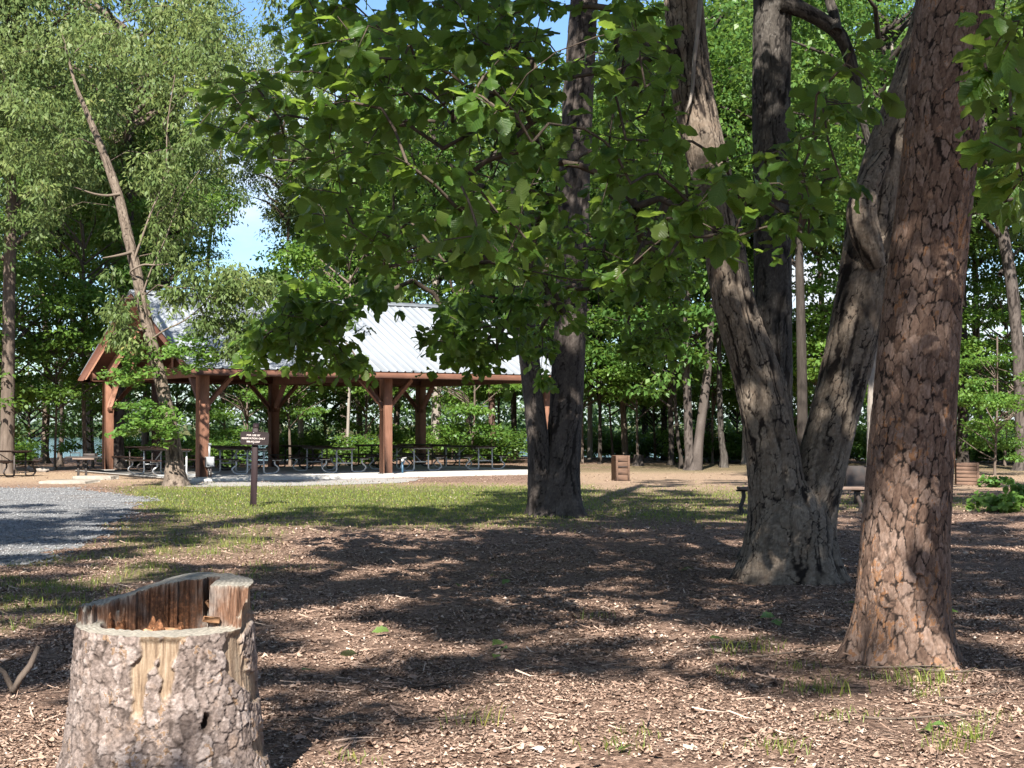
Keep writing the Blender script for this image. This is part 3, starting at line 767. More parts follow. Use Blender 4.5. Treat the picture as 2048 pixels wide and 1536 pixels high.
# curved end block under the ridge
MB().box(-.72, -.6, W / 2 - .1, W / 2 + .1, RZ - .42, RZ - .12, .03).build('ridge_end_block', M['stain'], shel)
ru = np.linspace(-.56, 11.8, 20)
for u in ru:
    for s in (-1, 1):
        y0, y1 = W / 2 + s * (W / 2 + OV - .06), W / 2 + s * .075
        MB().bar((u, y0, roof_z(y0) - .115), (u, y1, roof_z(y1) - .115), .07, .14, (1, 0, 0), .004).build('rafter', M['stain'], shel)
x0, x1 = -GO, 11.6 + .3
for s in (-1, 1):
    ye, yr = W / 2 + s * (W / 2 + OV), W / 2
    # boarding under the metal, then the ribbed metal sheet
    MB().bar(((x0 + x1) / 2, ye, EZ - .02), ((x0 + x1) / 2, yr, RZ - .02), x1 - x0 - .02, .035, (0, 0, 1), 0).build('roof_boarding', M['under'], shel)
    prof = [(x0, 0)]
    n = 46; wd = (x1 - x0) / n
    for q in range(n):
        a = x0 + q * wd
        prof += [(a + wd * .36, 0), (a + wd * .44, .032), (a + wd * .56, .032), (a + wd * .64, 0)]
    prof.append((x1, 0)); prof = np.array(prof)
    V = []
    for t in (0, 1):
        yy = ye + (yr - ye) * t - s * 0 ; zz = EZ + (RZ - EZ) * t + .012
        if t == 0: yy += s * .04; zz -= .02
        for dz in (0, -.008):
            V += [[px_, yy, zz + h_ + dz] for px_, h_ in prof]
    V = np.array(V); m = len(prof); F = []
    for q in range(m - 1):
        F.append([q, q + 1, 2 * m + q + 1, 2 * m + q]); F.append([m + q, 3 * m + q, 3 * m + q + 1, m + q + 1]); F.append([q, m + q, m + q + 1, q + 1])
    mk('metal_roofing', V, np.array(F), M['metal_roof'], shel)
    MB().box(x0 + .03, x1 - .03, ye - (.02 if s < 0 else -.02) - .02, ye - (.02 if s < 0 else -.02) + .02, EZ - .20, EZ - .042, .004).build('eave_fascia', M['stain_h'], shel)
    for ue in (x0 + .02, x1 - .02):
        MB().bar((ue, ye, EZ - .13), (ue, yr, RZ - .13), .05, .2, (1, 0, 0), .004).build('rake_board', M['under'], shel)
        MB().bar((ue, ye, EZ + .03), (ue, yr, RZ + .03), .09, .035, (1, 0, 0), .004).build('rake_trim', M['metal_roof'], shel)
mbx = MB()
for s in (-1, 1): mbx.bar(((x0 + x1) / 2, W / 2 + s * .24, RZ - .055), ((x0 + x1) / 2, W / 2, RZ + .065), x1 - x0 + .04, .02, (0, 0, 1), 0)
mbx.build('ridge_cap', M['metal_roof'], shel)

# ------------------------------------------------------------------ picnic tables
k = NT('galvanised_tube'); M['galv'] = k.done(k.mix(.5, (.45, .46, .46), k.ramp(k.noise(30, 3, k.pos()), [(.3, (.6, .6, .6)), (.7, (1.2, 1.2, 1.2))]), 'MULTIPLY'), .45, .5, metal=.35)
M['plank_dark'] = wood('dark_brown_table_plank', (.035, .02, .016), (.07, .042, .032), (9, 1.2, 9), .5)
k = NT('dark_steel'); M['steel'] = k.done(k.mix(.6, (.035, .03, .028), k.ramp(k.noise(12, 5, k.pos()), [(.4, (.6, .6, .6)), (.7, (1.6, 1.2, 1))]), 'MULTIPLY'), .6, .4)
def arc_path(P, r=.07, n=5):
    P = [np.array(p, float) for p in P]; out = [P[0]]
    for a, b, c in zip(P[:-2], P[1:-1], P[2:]):
        u = (a - b) / np.linalg.norm(a - b); w = (c - b) / np.linalg.norm(c - b)
        rr = min(r, .45 * np.linalg.norm(a - b), .45 * np.linalg.norm(c - b))
        p, q = b + u * rr, b + w * rr
        for t in np.linspace(0, 1, n): out.append((1 - t) ** 2 * p + 2 * t * (1 - t) * b + t * t * q)
    out.append(P[-1]); return np.array(out)
def make_table(label, group, frame_mat, top_mat, L=2.4):
    """long axis along local y"""
    t = thing('picnic_table', (0, 0, 0), label, 'picnic table', group)
    m = MB()
    for q in range(5): m.box(-.37 + q * .15, -.37 + q * .15 + .14, -L / 2, L / 2, .735, .775, .006)
    m.build('tabletop', top_mat, t)
    for s in (-1, 1):
        m = MB()
        for q in range(2): m.box(s * .68 - .145 + q * .15, s * .68 - .145 + q * .15 + .14, -L / 2, L / 2, .43, .465, .006)
        m.build('bench_seat', top_mat, t)
    for y in (-L / 2 + .16, L / 2 - .16):
        m = MB()
        for s in (-1, 1):
            P = arc_path([(s * .26, y, .715), (s * .26, y, .025), (s * .62, y, .025), (s * .78, y, .16), (s * .60, y, .30), (s * .62, y, .41)], .1)
            m.tube(P, .026, 8)
            m.box(s * .68 - .14, s * .68 + .14, y - .02, y + .02, .405, .43, 0)
        m.tube([(-.26, y, .30), (.26, y, .30)], .022, 8)
        m.box(-.36, .36, y - .022, y + .022, .70, .735, .004)
        m.build('tube_frame', frame_mat, t)
    for s in (-1, 1): MB().tube([(0, s * (L / 2 - .18), .31), (0, s * .25, .70)], .014, 6).build('diagonal_brace', frame_mat, t)
    return t
GRP = 'picnic tables under the pavilion roof'
spots = [(-.1, 1.45, .0), (2.35, 1.55, 0), (5.3, 1.6, 0), (8.1, 1.75, 0), (10.6, 1.9, 0), (.9, 5.6, 0), (3.6, 5.7, 0), (6.4, 5.6, .02), (9.2, 5.6, 0), (11.3, 6.2, .03)]
names = ['dark-topped picnic table at the corner post beside the leaning trunk', 'dark-topped picnic table seen right behind the reservation sign', 'picnic table just left of the middle front pavilion post', 'picnic table just right of the middle front pavilion post', 'picnic table under the right end of the pavilion near the forked grey trunk'] + ['dark picnic table in the shaded back row under the pavilion'] * 5
proto = make_table(names[0], GRP, M['galv'], M['plank_dark']); proto2 = make_table(names[5], GRP, M['steel'], M['plank_dark'])  # back-row frames take dark steel to stand in for the roof's shade
for q, (u, v, r) in enumerate(spots):
    o = proto if q == 0 else proto2 if q == 5 else copy_tree(proto if q < 5 else proto2)
    o.location = pav(u, v + 1.2, .07); o.rotation_euler = (0, 0, TH + r); o['label'] = names[q]
g0 = ground(2, 953)
o = make_table('dark picnic table at the left edge beyond the gravel', 'lone tables', M['steel'], M['plank_dark']); del o['group']
o.location = (g0[0] - .3, g0[1], 0); o.rotation_euler = (0, 0, math.radians(70))

# ------------------------------------------------------------------ plank bench behind the forked oak
bench_y = 27.3
pl = at(1476, 1027, bench_y); pr = at(1728, 1027, bench_y); bw = pr[0] - pl[0]
M['plank_weather'] = wood('weathered_table_plank', (.11, .075, .058), (.20, .145, .115), (1.2, 9, 9))
bn = thing('plank_bench', ((pl[0] + pr[0]) / 2, bench_y, 0), 'weathered backless plank bench on curved iron legs behind the forked oak', 'bench')
MB().box(-bw / 2, bw / 2, -.15, -.005, .425, .475, .008).box(-bw / 2, bw / 2, .005, .15, .425, .475, .008).build('seat', M['plank_weather'], bn)
for s in (-1, 1):
    x = s * (bw / 2 - .09)
    MB().tube(arc_path([(x, 0, .42), (x - s * .02, 0, .30), (x + s * .05, 0, .12), (x, 0, .0)], .12), .038, 8).box(x - .12, x + .12, -.05, .05, .395, .425, .004).box(x - .08, x + .08, -.14, .14, -.02, .03, .006).build('leg', M['steel'], bn)
# steel grill box behind it
gp = at(1712, 972, 31.0)
gr = thing('park_grill', (gp[0], 31.0, 0), 'dark steel box grill between the forked oak and the big pine', 'grill')
MB().box(-.24, .24, -.2, .2, .33, .37, .004).box(-.24, -.21, -.2, .2, .37, .74, .004).box(.21, .24, -.2, .2, .37, .74, .004).box(-.21, .21, .17, .2, .37, .74, .004).box(-.21, .21, -.2, -.17, .37, .72, .004).build('firebox', M['steel'], gr)
m = MB()
for q in range(9): m.tube([(-.2 + q * .05, -.17, .66), (-.2 + q * .05, .17, .66)], .006, 6)
m.build('grate', M['steel'], gr)
MB().tube([(0, 0, -.1), (0, 0, .34)], .045, 10).build('pedestal', M['steel'], gr)

# ------------------------------------------------------------------ serving table at the left of the pavilion
g0 = ground(165, 957)
sv = thing('serving_table', (g0[0], g0[1], 0), 'small dark steel serving table on two posts left of the pavilion', 'table')
MB().box(-.46, .50, -.22, .22, .60, .635, .006).build('tabletop', M['steel'], sv)
MB().box(-.22, .40, -.30, -.225, .545, .60, .006).build('front_shelf', M['plank_weather'], sv)
for x in (-.12, .10): MB().box(x - .03, x + .03, -.03, .03, -.05, .60, .004).build('leg', M['steel'], sv)
m = MB().box(.05, .38, -.12, .18, .635, .72, .006)
m.tube([(-.32, -.1, .635), (-.32, -.1, .74), (-.05, -.1, .74), (-.05, -.1, .635)], .012, 6)
m.build('grill_rack', M['steel'], sv)
k = NT('pale_stone_paver'); c = k.mix(.7, (.25, .22, .185), k.ramp(k.noise(9, 5, k.pos()), [(.3, (.6, .6, .6)), (.7, (1.2, 1.2, 1.2))]), 'MULTIPLY'); M['paver'] = k.done(c, .9, .2)
for q, (px, py, w) in enumerate([(140, 966, .62), (182, 960, .55)]):
    g1 = ground(px, py); b = MB().box(-w, w, -.75 + .3 * q, .75 - .3 * q, -.05, .07 + .03 * q, .02).build('concrete_pad', M['paver'])
    b.location = (g1[0], g1[1] + .5 * q, .0)
    tag(b, ['pale low concrete pad in front of the serving table', 'smaller concrete pad under the serving table legs'][q], 'concrete pad')
for q, (px, py, L, a) in enumerate([(78, 944, .62, .3), (96, 941, .5, -.2), (66, 939, .4, 1.0)]):
    g1 = ground(px, py); z = np.linspace(-L / 2, L / 2, 7); rr = .075 + .012 * np.sin(np.arange(7) * 2.1 + q)
    m = MB().tube(np.stack([z, .03 * np.sin(z * 5), 0 * z], 1), rr, 10)
    o = m.build('cut_log', M['bark_pale'], None, True); o.location = (g1[0], g1[1], .05); o.rotation_euler = (0, .08, a)
    tag(o, ['longest pale cut log left of the serving table', 'pale log nearest to the serving table legs', 'short pale log lying askew at the far end of the pile'][q], 'log', 'cut logs on the ground')

# ------------------------------------------------------------------ reservation sign
M['sign_post'] = wood('dark_brown_sign_post', (.016, .009, .010), (.028, .016, .017), (9, 9, 1.2), .6)
M['sign_board'] = wood('dark_brown_sign_board', (.013, .008, .008), (.022, .013, .013), (1.2, 9, 9), .55)
k = NT('cream_lettering'); M['letters'] = k.done((.50, .43, .40), .6, .3)
sy = 29.8; b0 = at(506.5, 1012, sy); px_m = F_PX / sy
sg = thing('reservation_sign', (b0[0], sy, 0), 'dark brown wooden sign on a post reading FOR USE BY RESERVATION ONLY', 'sign')
sg.rotation_euler = (0, math.radians(1.6), 0)
p = MB().box(-.055, .055, -.055, .055, -.1, 1.50, .006)
p.V.append(np.array([[-.055, -.055, 1.503], [.055, -.055, 1.503], [.055, .055, 1.503], [-.055, .055, 1.503], [-.055, .055, 1.60], [.055, .055, 1.60]], float))
o_ = p.n; p.F4.append(np.array([[0, 1, 5, 4], [3, 2, 1, 0], [2, 3, 4, 5]]) + o_); p.F3.append(np.array([[1, 2, 5], [0, 4, 3]]) + o_); p.n += 6
p.build('post', M['sign_post'], sg)
# board with rounded corners
bw, bh, br = .545, .255, .045; pts = []
for cx_, cz_, a0 in ((bw / 2 - br, bh / 2 - br, 0), (-bw / 2 + br, bh / 2 - br, 90), (-bw / 2 + br, -bh / 2 + br, 180), (bw / 2 - br, -bh / 2 + br, 270)):
    for t in range(0, 91, 15): pts.append((cx_ + br * math.cos(math.radians(a0 + t)), cz_ + br * math.sin(math.radians(a0 + t))))
n = len(pts); zc = 1.305
V = np.array([[x, y, z + zc] for y in (-.098, -.057) for x, z in pts])
me = bpy.data.meshes.new('sign_board'); me.from_pydata(V.tolist(), [], [list(range(n)), list(range(2 * n - 1, n - 1, -1))] + [[q, n + q, n + (q + 1) % n, (q + 1) % n] for q in range(n)]); me.materials.append(M['sign_board'])
bd = bpy.data.objects.new('sign_board', me); COL.objects.link(bd); bd.parent = sg
for txt, z, sz in (('FOR USE BY', 1.363, .046), ('RESERVATION ONLY', 1.302, .046), ('888.432.2267', 1.240, .045)):
    cu = bpy.data.curves.new('lettering', 'FONT'); cu.body = txt; cu.size = sz; cu.align_x = 'CENTER'; cu.align_y = 'CENTER'; cu.extrude = .0015; cu.space_word = 1.25; cu.space_character = 1.05; cu.offset = .0010
    cu.materials.append(M['letters'])
    q = bpy.data.objects.new('lettering', cu); COL.objects.link(q)
    me = bpy.data.meshes.new_from_object(q.evaluated_get(bpy.context.evaluated_depsgraph_get())); bpy.data.objects.remove(q)
    t = bpy.data.objects.new('lettering', me); COL.objects.link(t); t.parent = bd; t.location = (-.022, -.1005, z); t.rotation_euler = (math.pi / 2, 0, 0)
for x, z in ((-.02, zc + .108), (-.02, zc - .095)): MB().tube([(x, -.106, z), (x, -.09, z)], .008, 8).build('bolt', M['galv'], bd)

# ------------------------------------------------------------------ electrical box, water pipe, wooden boxes
k = NT('grey_painted_box'); M['ebox'] = k.done(k.mix(.5, (.36, .37, .37), k.ramp(k.noise(14, 4, k.pos()), [(.3, (.7, .7, .7)), (.7, (1.1, 1.1, 1.1))]), 'MULTIPLY'), .5, .4)
e = thing('electrical_box', pav(.02, -.16, 0), 'grey electrical box with conduit at the foot of the corner post', 'electrical box', rz=TH)
b = MB().box(-.02, .22, -.14, -.002, .38, .66, .012).build('box', M['ebox'], e)
MB().box(.0, .20, -.152, -.142, .40, .64, .004).build('cover', M['ebox'], b)
MB().tube([(.1, -.06, .66), (.1, -.06, .98)], .03, 8).build('conduit', M['ebox'], e)
MB().tube([(.07, -.07, .1), (.07, -.07, .38)], .026, 8).tube([(.14, -.07, .1), (.14, -.07, .38)], .026, 8).build('conduit', M['steel'], e)
MB().box(.06, .14, -.12, -.03, .98, 1.04, .008).build('outlet', M['galv'], e)
k = NT('blue_pipe'); M['blue'] = k.done((.03, .08, .13), .45, .4)
g0 = ground(805, 951)
hy = thing('water_hydrant', (g0[0], g0[1], 0), 'thin blue water hydrant pipe in front of the pavilion', 'hydrant')
MB().tube([(0, 0, -.1), (0, 0, .44)], .03, 10).build('pipe', M['blue'], hy)
MB().tube([(0, 0, .44), (0, 0, .50)], .045, 10).tube([(0, 0, .47), (0, -.1, .47), (0, -.13, .43)], .018, 8).build('spout', M['galv'], hy)
MB().bar((-.02, 0, .52), (.12, 0, .55), .02, .02).build('handle', M['galv'], hy)
M['box_wood'] = wood('weathered_brown_box_wood', (.085, .05, .034), (.15, .09, .06), (1.5, 9, 9))
def wooden_box(px, py, w, d, h, rz, label, lid):
    g = ground(px, py); t = thing('wooden_box', (g[0], g[1] + d / 2, 0), label, 'box', rz=rz)
    m = MB(); n = 4 if lid else 6
    for q in range(n): m.box(-w / 2, w / 2, -d / 2, -d / 2 + .022, .01 + q * h / n, (q + 1) * h / n - .003, .002)
    m.build('front_panel', M['box_wood'], t)
    MB().box(-w / 2, -w / 2 + .02, -d / 2 + .023, d / 2, 0, h, .003).box(w / 2 - .02, w / 2, -d / 2 + .023, d / 2, 0, h, .003).build('side_panel', M['box_wood'], t)
    MB().box(-w / 2 + .021, w / 2 - .021, d / 2 - .02, d / 2, 0, h, .003).build('back_panel', M['box_wood'], t)
    MB().box(-w / 2 + .021, w / 2 - .021, -d / 2 + .024, d / 2 - .021, h - .06, h - .03, .003).build('lid', M['box_wood'], t)
    for x in ((-w / 2 + .03, w / 2 - .03) if lid else (w / 2 - .03,)): MB().box(x - .03, x + .03, -d / 2 - .02, -d / 2 - .002, 0, h + .004, .004).build('corner_trim', M['box_wood'], t)
    if lid: MB().box(-w / 2 + .065, w / 2 - .065, -d / 2 - .012, -d / 2 - .002, h * .55, h * .58, .003).build('handle_slot', M['steel'], t)
    return t
wooden_box(1242, 962, .40, .42, .70, math.radians(14), 'upright brown wooden bin box with trim on the open ground', True)
wooden_box(1939, 971, .56, .45, .58, math.radians(-10), 'squat plank box right of the big pine', False)
# ------------------------------------------------------------------ sawn and broken pine stump
SY = 6.72; sc_ = at(333, 1240, SY); SX = float(sc_[0]); R0 = .372
stump = thing('tree_stump', (SX, SY, 0), 'sawn hollow pine stump with flaking pink-grey bark', 'stump')
def s_yb(x):
    """front edge of the standing back half"""
    b = -.02 + .13 * sstep(-.34, -.12, x) + .012 * vnoise(x * 40, 0 * x, seed=3) + .012 * vnoise(x * 110, 0 * x, seed=4)
    b = b + .055 * (np.floor(x * 17 + .6 * np.sin(x * 31)) * .618 % 1 - .5) * sstep(-.30, -.2, x)
    slot = sstep(.135, .145, x) * (1 - sstep(.19, .20, x))
    blk = sstep(.195, .205, x)
    b = b - .02 * sstep(.02, .06, x)
    b = b * (1 - slot) + (.21 + .02 * vnoise(x * 60, 0 * x, seed=5)) * slot
    return b * (1 - blk) + (-.10 + .012 * vnoise(x * 50, 0 * x, seed=6)) * blk
def s_H(x, y):
    zh = .808 + .10 * sstep(-.37, .10, x) + .012 * (y / R0) + .004 * vnoise(x * 14, y * 60, seed=7)
    zl = .738 - .008 * x + .014 * y / R0 + .003 * vnoise(x * 60, y * 12, seed=8)
    r = np.hypot((x + .02) / 1.25, y + .03)
    hole = 1 - sstep(.13, .19, r + .05 * vnoise(x * 9, y * 9, seed=9))
    chunk = np.maximum(0, vnoise(x * 16, y * 22, seed=10))
    zl = zl - hole * (.10 + .06 * vnoise(x * 20, y * 20, seed=11) - .10 * chunk * (y < .03))
    hi = sstep(-.006, .016, y - s_yb(x))
    # splintered ledges part way up the torn face
    led = sstep(-.06, -.05, y - s_yb(x)) * (1 - hi) * (.5 + .5 * vnoise(x * 26, 0 * x, seed=12) > .62)
    zl = zl + led * .06 * (1 + vnoise(x * 50, y * 10, seed=13))
    return zl * (1 - hi) + zh * hi, hi, hole
nu, nv, nr = 420, 190, 120
th = np.linspace(0, 2 * np.pi, nu, endpoint=False)
rr = np.linspace(0, 1, nr) ** .85
T, Rr = np.meshgrid(th, rr)
edge = R0 * (1 + .018 * np.cos(2 * T + 1) + .012 * np.cos(3 * T + 2.2) + .006 * vnoise(T * 8, 0 * T, seed=15))
X, Y = Rr * edge * np.cos(T), Rr * edge * np.sin(T)
H, HI, HO = s_H(X, Y)
Vt = np.stack([X, Y, H], -1)
dHx = np.abs(np.gradient(H, axis=0)) / (R0 / nr) ; dHt = np.abs(np.gradient(H, axis=1)) / (np.maximum(Rr, .05) * R0 * 2 * np.pi / nu)
wall = np.clip((np.maximum(dHx, dHt) - .8) / 2, 0, 1)
i_ = np.arange(nr - 1)[:, None] * nu; j_ = np.arange(nu)[None]; j2 = (j_ + 1) % nu
Ft = np.stack([i_ + j_, i_ + j2, i_ + nu + j2, i_ + nu + j_], -1).reshape(-1, 4)[:, ::-1]
k = NT('sawn_stump_wood'); P = k.pos()
gr1 = k.noise(3, 6, k.pos((26, 26, 1.2)), .7)
gr2 = k.noise(55, 4, P, .7)
topc = k.mix(k.ramp(gr2, [(.35, (0, 0, 0)), (.65, (1, 1, 1))]), (.19, .175, .15), (.34, .31, .26))
rings = k.n('TexWave', {'Scale': 16.0, 'Distortion': 5.0, 'Detail': 3.0, 'Vector': k.pos((1, 1, .0))}, wave_type='RINGS', rings_direction='Z').outputs['Fac']
topc = k.mix(.45, topc, k.ramp(rings, [(.2, (.6, .58, .54)), (.8, (1.2, 1.2, 1.2))]), 'MULTIPLY')
blot = k.noise(7, 3, P)
wc = k.ramp(gr1, [(.3, (.02, .012, .009)), (.42, (.075, .04, .025)), (.55, (.15, .08, .05)), (.68, (.24, .165, .12)), (.8, (.19, .155, .14))])
wc = k.mix(k.ramp(blot, [(.45, (0, 0, 0)), (.62, (.85, .85, .85))]), wc, k.ramp(gr1, [(.35, (.07, .056, .05)), (.65, (.29, .245, .21))]))
rot = k.ramp(gr2, [(.3, (.03, .016, .01)), (.5, (.13, .055, .025)), (.7, (.36, .17, .085))])
wc = k.mix(k.math('MULTIPLY', k.attr('rot_shade'), .85), wc, k.ramp(gr2, [(.3, (.022, .012, .008)), (.5, (.085, .036, .018)), (.68, (.19, .085, .045))]))  # reddish rot, painted darker to give the torn face a shaded recess
c = k.mix(k.attr('wall'), topc, wc); c = k.mix(k.attr('hole'), c, rot)
k.done(c, .85, .15, k.bump(k.math('ADD', gr1, k.math('MULTIPLY', gr2, .5)), .6, .012)); M['stump_wood'] = k.m
mk('cut_face', Vt.reshape(-1, 3), Ft, M['stump_wood'], stump, attrs=dict(wall=wall.ravel(), hole=(HO * (1 - HI)).ravel(), rot_shade=(1 - sstep(.09, .17, np.hypot(X + .01, (H - .79) * 1.5) + .05 * vnoise(X * 30, H * 30, seed=61))).ravel()))
# bark side
zt = H[-1]; v = np.linspace(0, 1, nv)
Tt, Vq = np.meshgrid(th, v); Z = -.08 + Vq * (zt[None] + .08)
px_ = np.cos(Tt); py_ = np.sin(Tt)
e0 = edge[-1][None]
lob = 1 + .35 * np.cos(3 * Tt + .6) + .25 * np.cos(5 * Tt + 2)
RAD = e0 * (1 + .12 * np.clip(.75 - Z, 0, 1) / .75 + .20 * np.exp(-np.clip(Z, 0, 9) / .14) * lob)
aa = np.mod(Tt + np.pi / 2 * 3 + .0, 2 * np.pi)
aa = np.mod(Tt - np.pi / 2, 2 * np.pi)            # seam at the back
d, crack, cell = pine_relief(aa, Z * .95 + 3, R0, 46, 77, .066)
fl = fbm(aa * 14, Z * 26, seed=78, o=4)
d = d * .9 + .006 * fl
# places where the bark has fallen off and bare wood shows
off = np.cos(Tt) * e0                        # sideways position as seen from the front
front = py_ < .2
def strip(c0, w0, z0, z1, sd, slant=0.0):
    q = np.abs(off - c0 - slant * (Z - .72) - .03 * vnoise(Z * 9, 0 * Z, seed=sd) - .012 * vnoise(Z * 40, off * 20, seed=sd + 1)) / (w0 * (.35 + .65 * sstep(z0 - .05, z0 + .3, Z)))
    return (1 - sstep(.8, 1.05, q)) * sstep(z0, z0 + .05, Z + .03 * vnoise(off * 40, 0 * Z, seed=sd + 2)) * front
bare = np.maximum.reduce([strip(.005, .042, .36, .8, 21, .16), strip(.115, .045, .46, .8, 25, .06), .9 * strip(.335, .03, .05, .55, 33, -.12), sstep(.76, .80, Z + .02 * fl) * (off > -.3)])
hole2 = 1 - sstep(.5, 1.0, np.hypot((off - .225 - .01 * fl) / .022, (Z - .37) / .045) + .4 * fl) 
hole2 = hole2 * front
d = d * (1 - bare) - .012 * bare + .0025 * bare * vnoise(aa * 60, Z * 4, seed=40) - .05 * hole2
rimfade = sstep(1.0, .96, Vq)
RAD = RAD + (d - .004) * rimfade
Vs = np.stack([RAD * px_, RAD * py_, Z], -1)
i_ = np.arange(nv - 1)[:, None] * nu
Fs = np.stack([i_ + j_, i_ + j2, i_ + nu + j2, i_ + nu + j_], -1).reshape(-1, 4)
k = NT('flaking_stump_bark'); P = k.pos()
nz = k.noise(55, 5, P, .7); n2 = k.noise(10, 4, P)
b = k.ramp(k.attr('cell'), [(0, (.085, .064, .054)), (.3, (.155, .12, .104)), (.55, (.21, .168, .148)), (.76, (.275, .23, .208)), (.82, (.17, .115, .082)), (.92, (.20, .13, .082)), (1, (.26, .21, .185))])
b = k.mix(k.ramp(n2, [(.58, (0, 0, 0)), (.7, (.4, .4, .4))]), b, (.24, .16, .11))
b = k.mix(.85, b, k.ramp(nz, [(.3, (.45, .45, .45)), (.7, (1.4, 1.4, 1.4))]), 'MULTIPLY')
b = k.mix(k.ramp(k.attr('crack'), [(0, (.15, .15, .15)), (.8, (1, 1, 1))]), (.035, .026, .022), b)
fib = k.noise(3, 6, k.pos((22, 22, 1.0)), .7)
w = k.ramp(fib, [(.3, (.07, .047, .033)), (.45, (.18, .125, .083)), (.6, (.26, .20, .14)), (.75, (.24, .21, .18))])
c = k.mix(k.attr('bare'), b, w); c = k.mix(k.attr('pit'), c, (.02, .012, .008))
k.done(c, .9, .12, k.bump(nz, .5, .01)); M['stump_bark'] = k.m
mk('bark', Vs.reshape(-1, 3), Fs, M['stump_bark'], stump, attrs=dict(crack=crack.ravel(), cell=cell.ravel(), bare=bare.ravel(), pit=hole2.ravel()))
# loose splinters of rotten wood in the hollow
k = NT('rotten_wood_chip'); c = k.ramp(k.noise(30, 4, k.pos((1, 1, 4))), [(.3, (.20, .085, .04)), (.6, (.46, .27, .15)), (.8, (.52, .36, .24))]); M['rot'] = k.done(c, .85, .15)
for q, (x, y, z, L, w, a, t) in enumerate([(.015, -.075, .715, .11, .03, .2, .1), (-.05, -.05, .70, .08, .028, -.5, .2), (.06, -.03, .70, .07, .02, .9, .3), (.17, .13, .86, .04, .022, .2, 1.2), (.165, .10, .80, .05, .02, .4, 1.0), (.22, -.13, .765, .07, .025, .3, .15), (-.11, -.01, .69, .07, .02, 1.4, .3)]):
    b = MB().box(-L / 2, L / 2, -w / 2, w / 2, -w * .3, w * .3, w * .12)
    b.V = [v_ + .1 * w * np.stack([vnoise(v_[:, 0] * 90, v_[:, 1] * 90, v_[:, 2] * 90, seed=q + s_) for s_ in (1, 2, 3)], 1) for v_ in b.V]
    o = b.build('wood_splinter', M['rot'], stump); o.location = (x, y, z); o.rotation_euler = (.3 * q, t, a)
# small far stump
fs = at(1277, 930, 57.5)
st = thing('old_stump', (fs[0], 57.5, 0), 'small grey mossy stump at the edge of the woods', 'stump')
v_, f_, a_ = stem([(0, 0, -.1, .24), (0, 0, .2, .19), (0, 0, .42, .18)], 24, 12, oak_relief, 12, 5, .3, .12)
mk('bark', v_, f_, M['twin_bark'], st, attrs=a_, smooth=True)
t_ = np.linspace(0, 2 * np.pi, 24, endpoint=False); mk('cut_face', np.concatenate([[[0, 0, .425]], np.stack([.18 * np.cos(t_), .18 * np.sin(t_), 0 * t_ + .42], 1)]), np.array([[0, 1 + q, 1 + (q + 1) % 24] for q in range(24)]), M['bark_pale'], st)
# ------------------------------------------------------------------ the four trees of the foreground
def base_at(px, Y):
    b = at(px, HY, Y); return np.array([b[0], Y, float(gz(b[0], Y))])
def path(base, Y, rows, extra=(), sink=.12, dY=0.0):
    """rows of (px, py, width px) measured up the stem; depth stays near Y"""
    out = []
    for q, (px, py, w) in enumerate(rows):
        y = Y + dY * q / max(1, len(rows) - 1)
        p = at(px, py, y) - base; out.append((*p, w / 2 / F_PX * y))
    for e in extra: out.append((out[-1][0] + e[0], out[-1][1] + e[1], out[-1][2] + e[2], e[3]))
    return out

# --- big pine on the right
PY = 10.33; pb = base_at(1808, PY)
pine = thing('pine_tree', pb, 'big pine with orange flaking plated bark at the right', 'tree')
rows = [(1809, 1350, 182), (1809, 1250, 182), (1810, 1120, 180), (1816, 1000, 174), (1838, 700, 160), (1852, 560, 153), (1880, 300, 152), (1913, 0, 154)]
v, f, a = stem(path(pb, PY, rows, [(.32, 0, 2.2, .23), (.3, .2, 5, .16), (.1, .2, 3.5, .05)]), 300, 640, pine_relief, 28, 42, .44, .20, ((5, .6, .5), (3, .45, 2.4), (8, .2, 1)), hfine=.36)
trunk = mk('trunk', v, f, M['pine_bark'], pine, attrs=a)
# --- forked oak
OY = 15.8; ob = base_at(1582, OY)
oak = thing('forked_oak', ob, 'stout oak forking low into two spreading grey-brown stems', 'tree')
Lr = [(1556, 1180, 130), (1559, 1050, 128), (1549, 930, 110), (1519, 770, 98), (1467, 600, 84), (1434, 400, 80), (1388, 200, 84), (1366, 0, 76)]
Rr = [(1606, 1180, 130), (1612, 1050, 116), (1643, 930, 100), (1681, 780, 96), (1722, 600, 104), (1748, 440, 104), (1778, 300, 90), (1830, 150, 84), (1872, 0, 78)]
Cr = [(1582, 1180, 170), (1582, 1050, 168), (1590, 985, 110), (1594, 940, 24)]
oL = path(ob, OY, Lr, [(-.2, -.2, 2.2, .15), (-.5, -.6, 2.5, .10), (-.3, -.3, 2, .04)])
oR = path(ob, OY, Rr, [(.5, -.2, 2.2, .15), (.6, -.5, 2.5, .10), (.3, -.3, 2, .04)], dY=.3)
fl = ((5, .5, .2), (3, .4, 1.2))
parts = [stem(oL, 190, 560, oak_relief, 17, 51, .45, .28, fl, hfine=.52), stem(oR, 190, 560, oak_relief, 17, 52, .45, .28, ((4, .5, 1.9), (3, .3, .2)), hfine=.52), stem(path(ob, OY, Cr), 200, 170, oak_relief, 22, 53, .35, .25, fl)]
# healed branch scar and stub on the right stem
sb = at(1712, 425, OY - .15) - ob
parts.append(stem([(*(sb + [.22, .06, -.55]), .10), (*(sb + [.10, .0, -.25]), .15), (*(sb + [.05, -.02, .0]), .155), (*(sb + [.13, .0, .28]), .12), (*(sb + [.30, .06, .6]), .08)], 60, 120, oak_relief, 9, 57))
v, f, a = join(parts); mk('trunk', v, f, M['oak_bark'], oak, attrs=a)
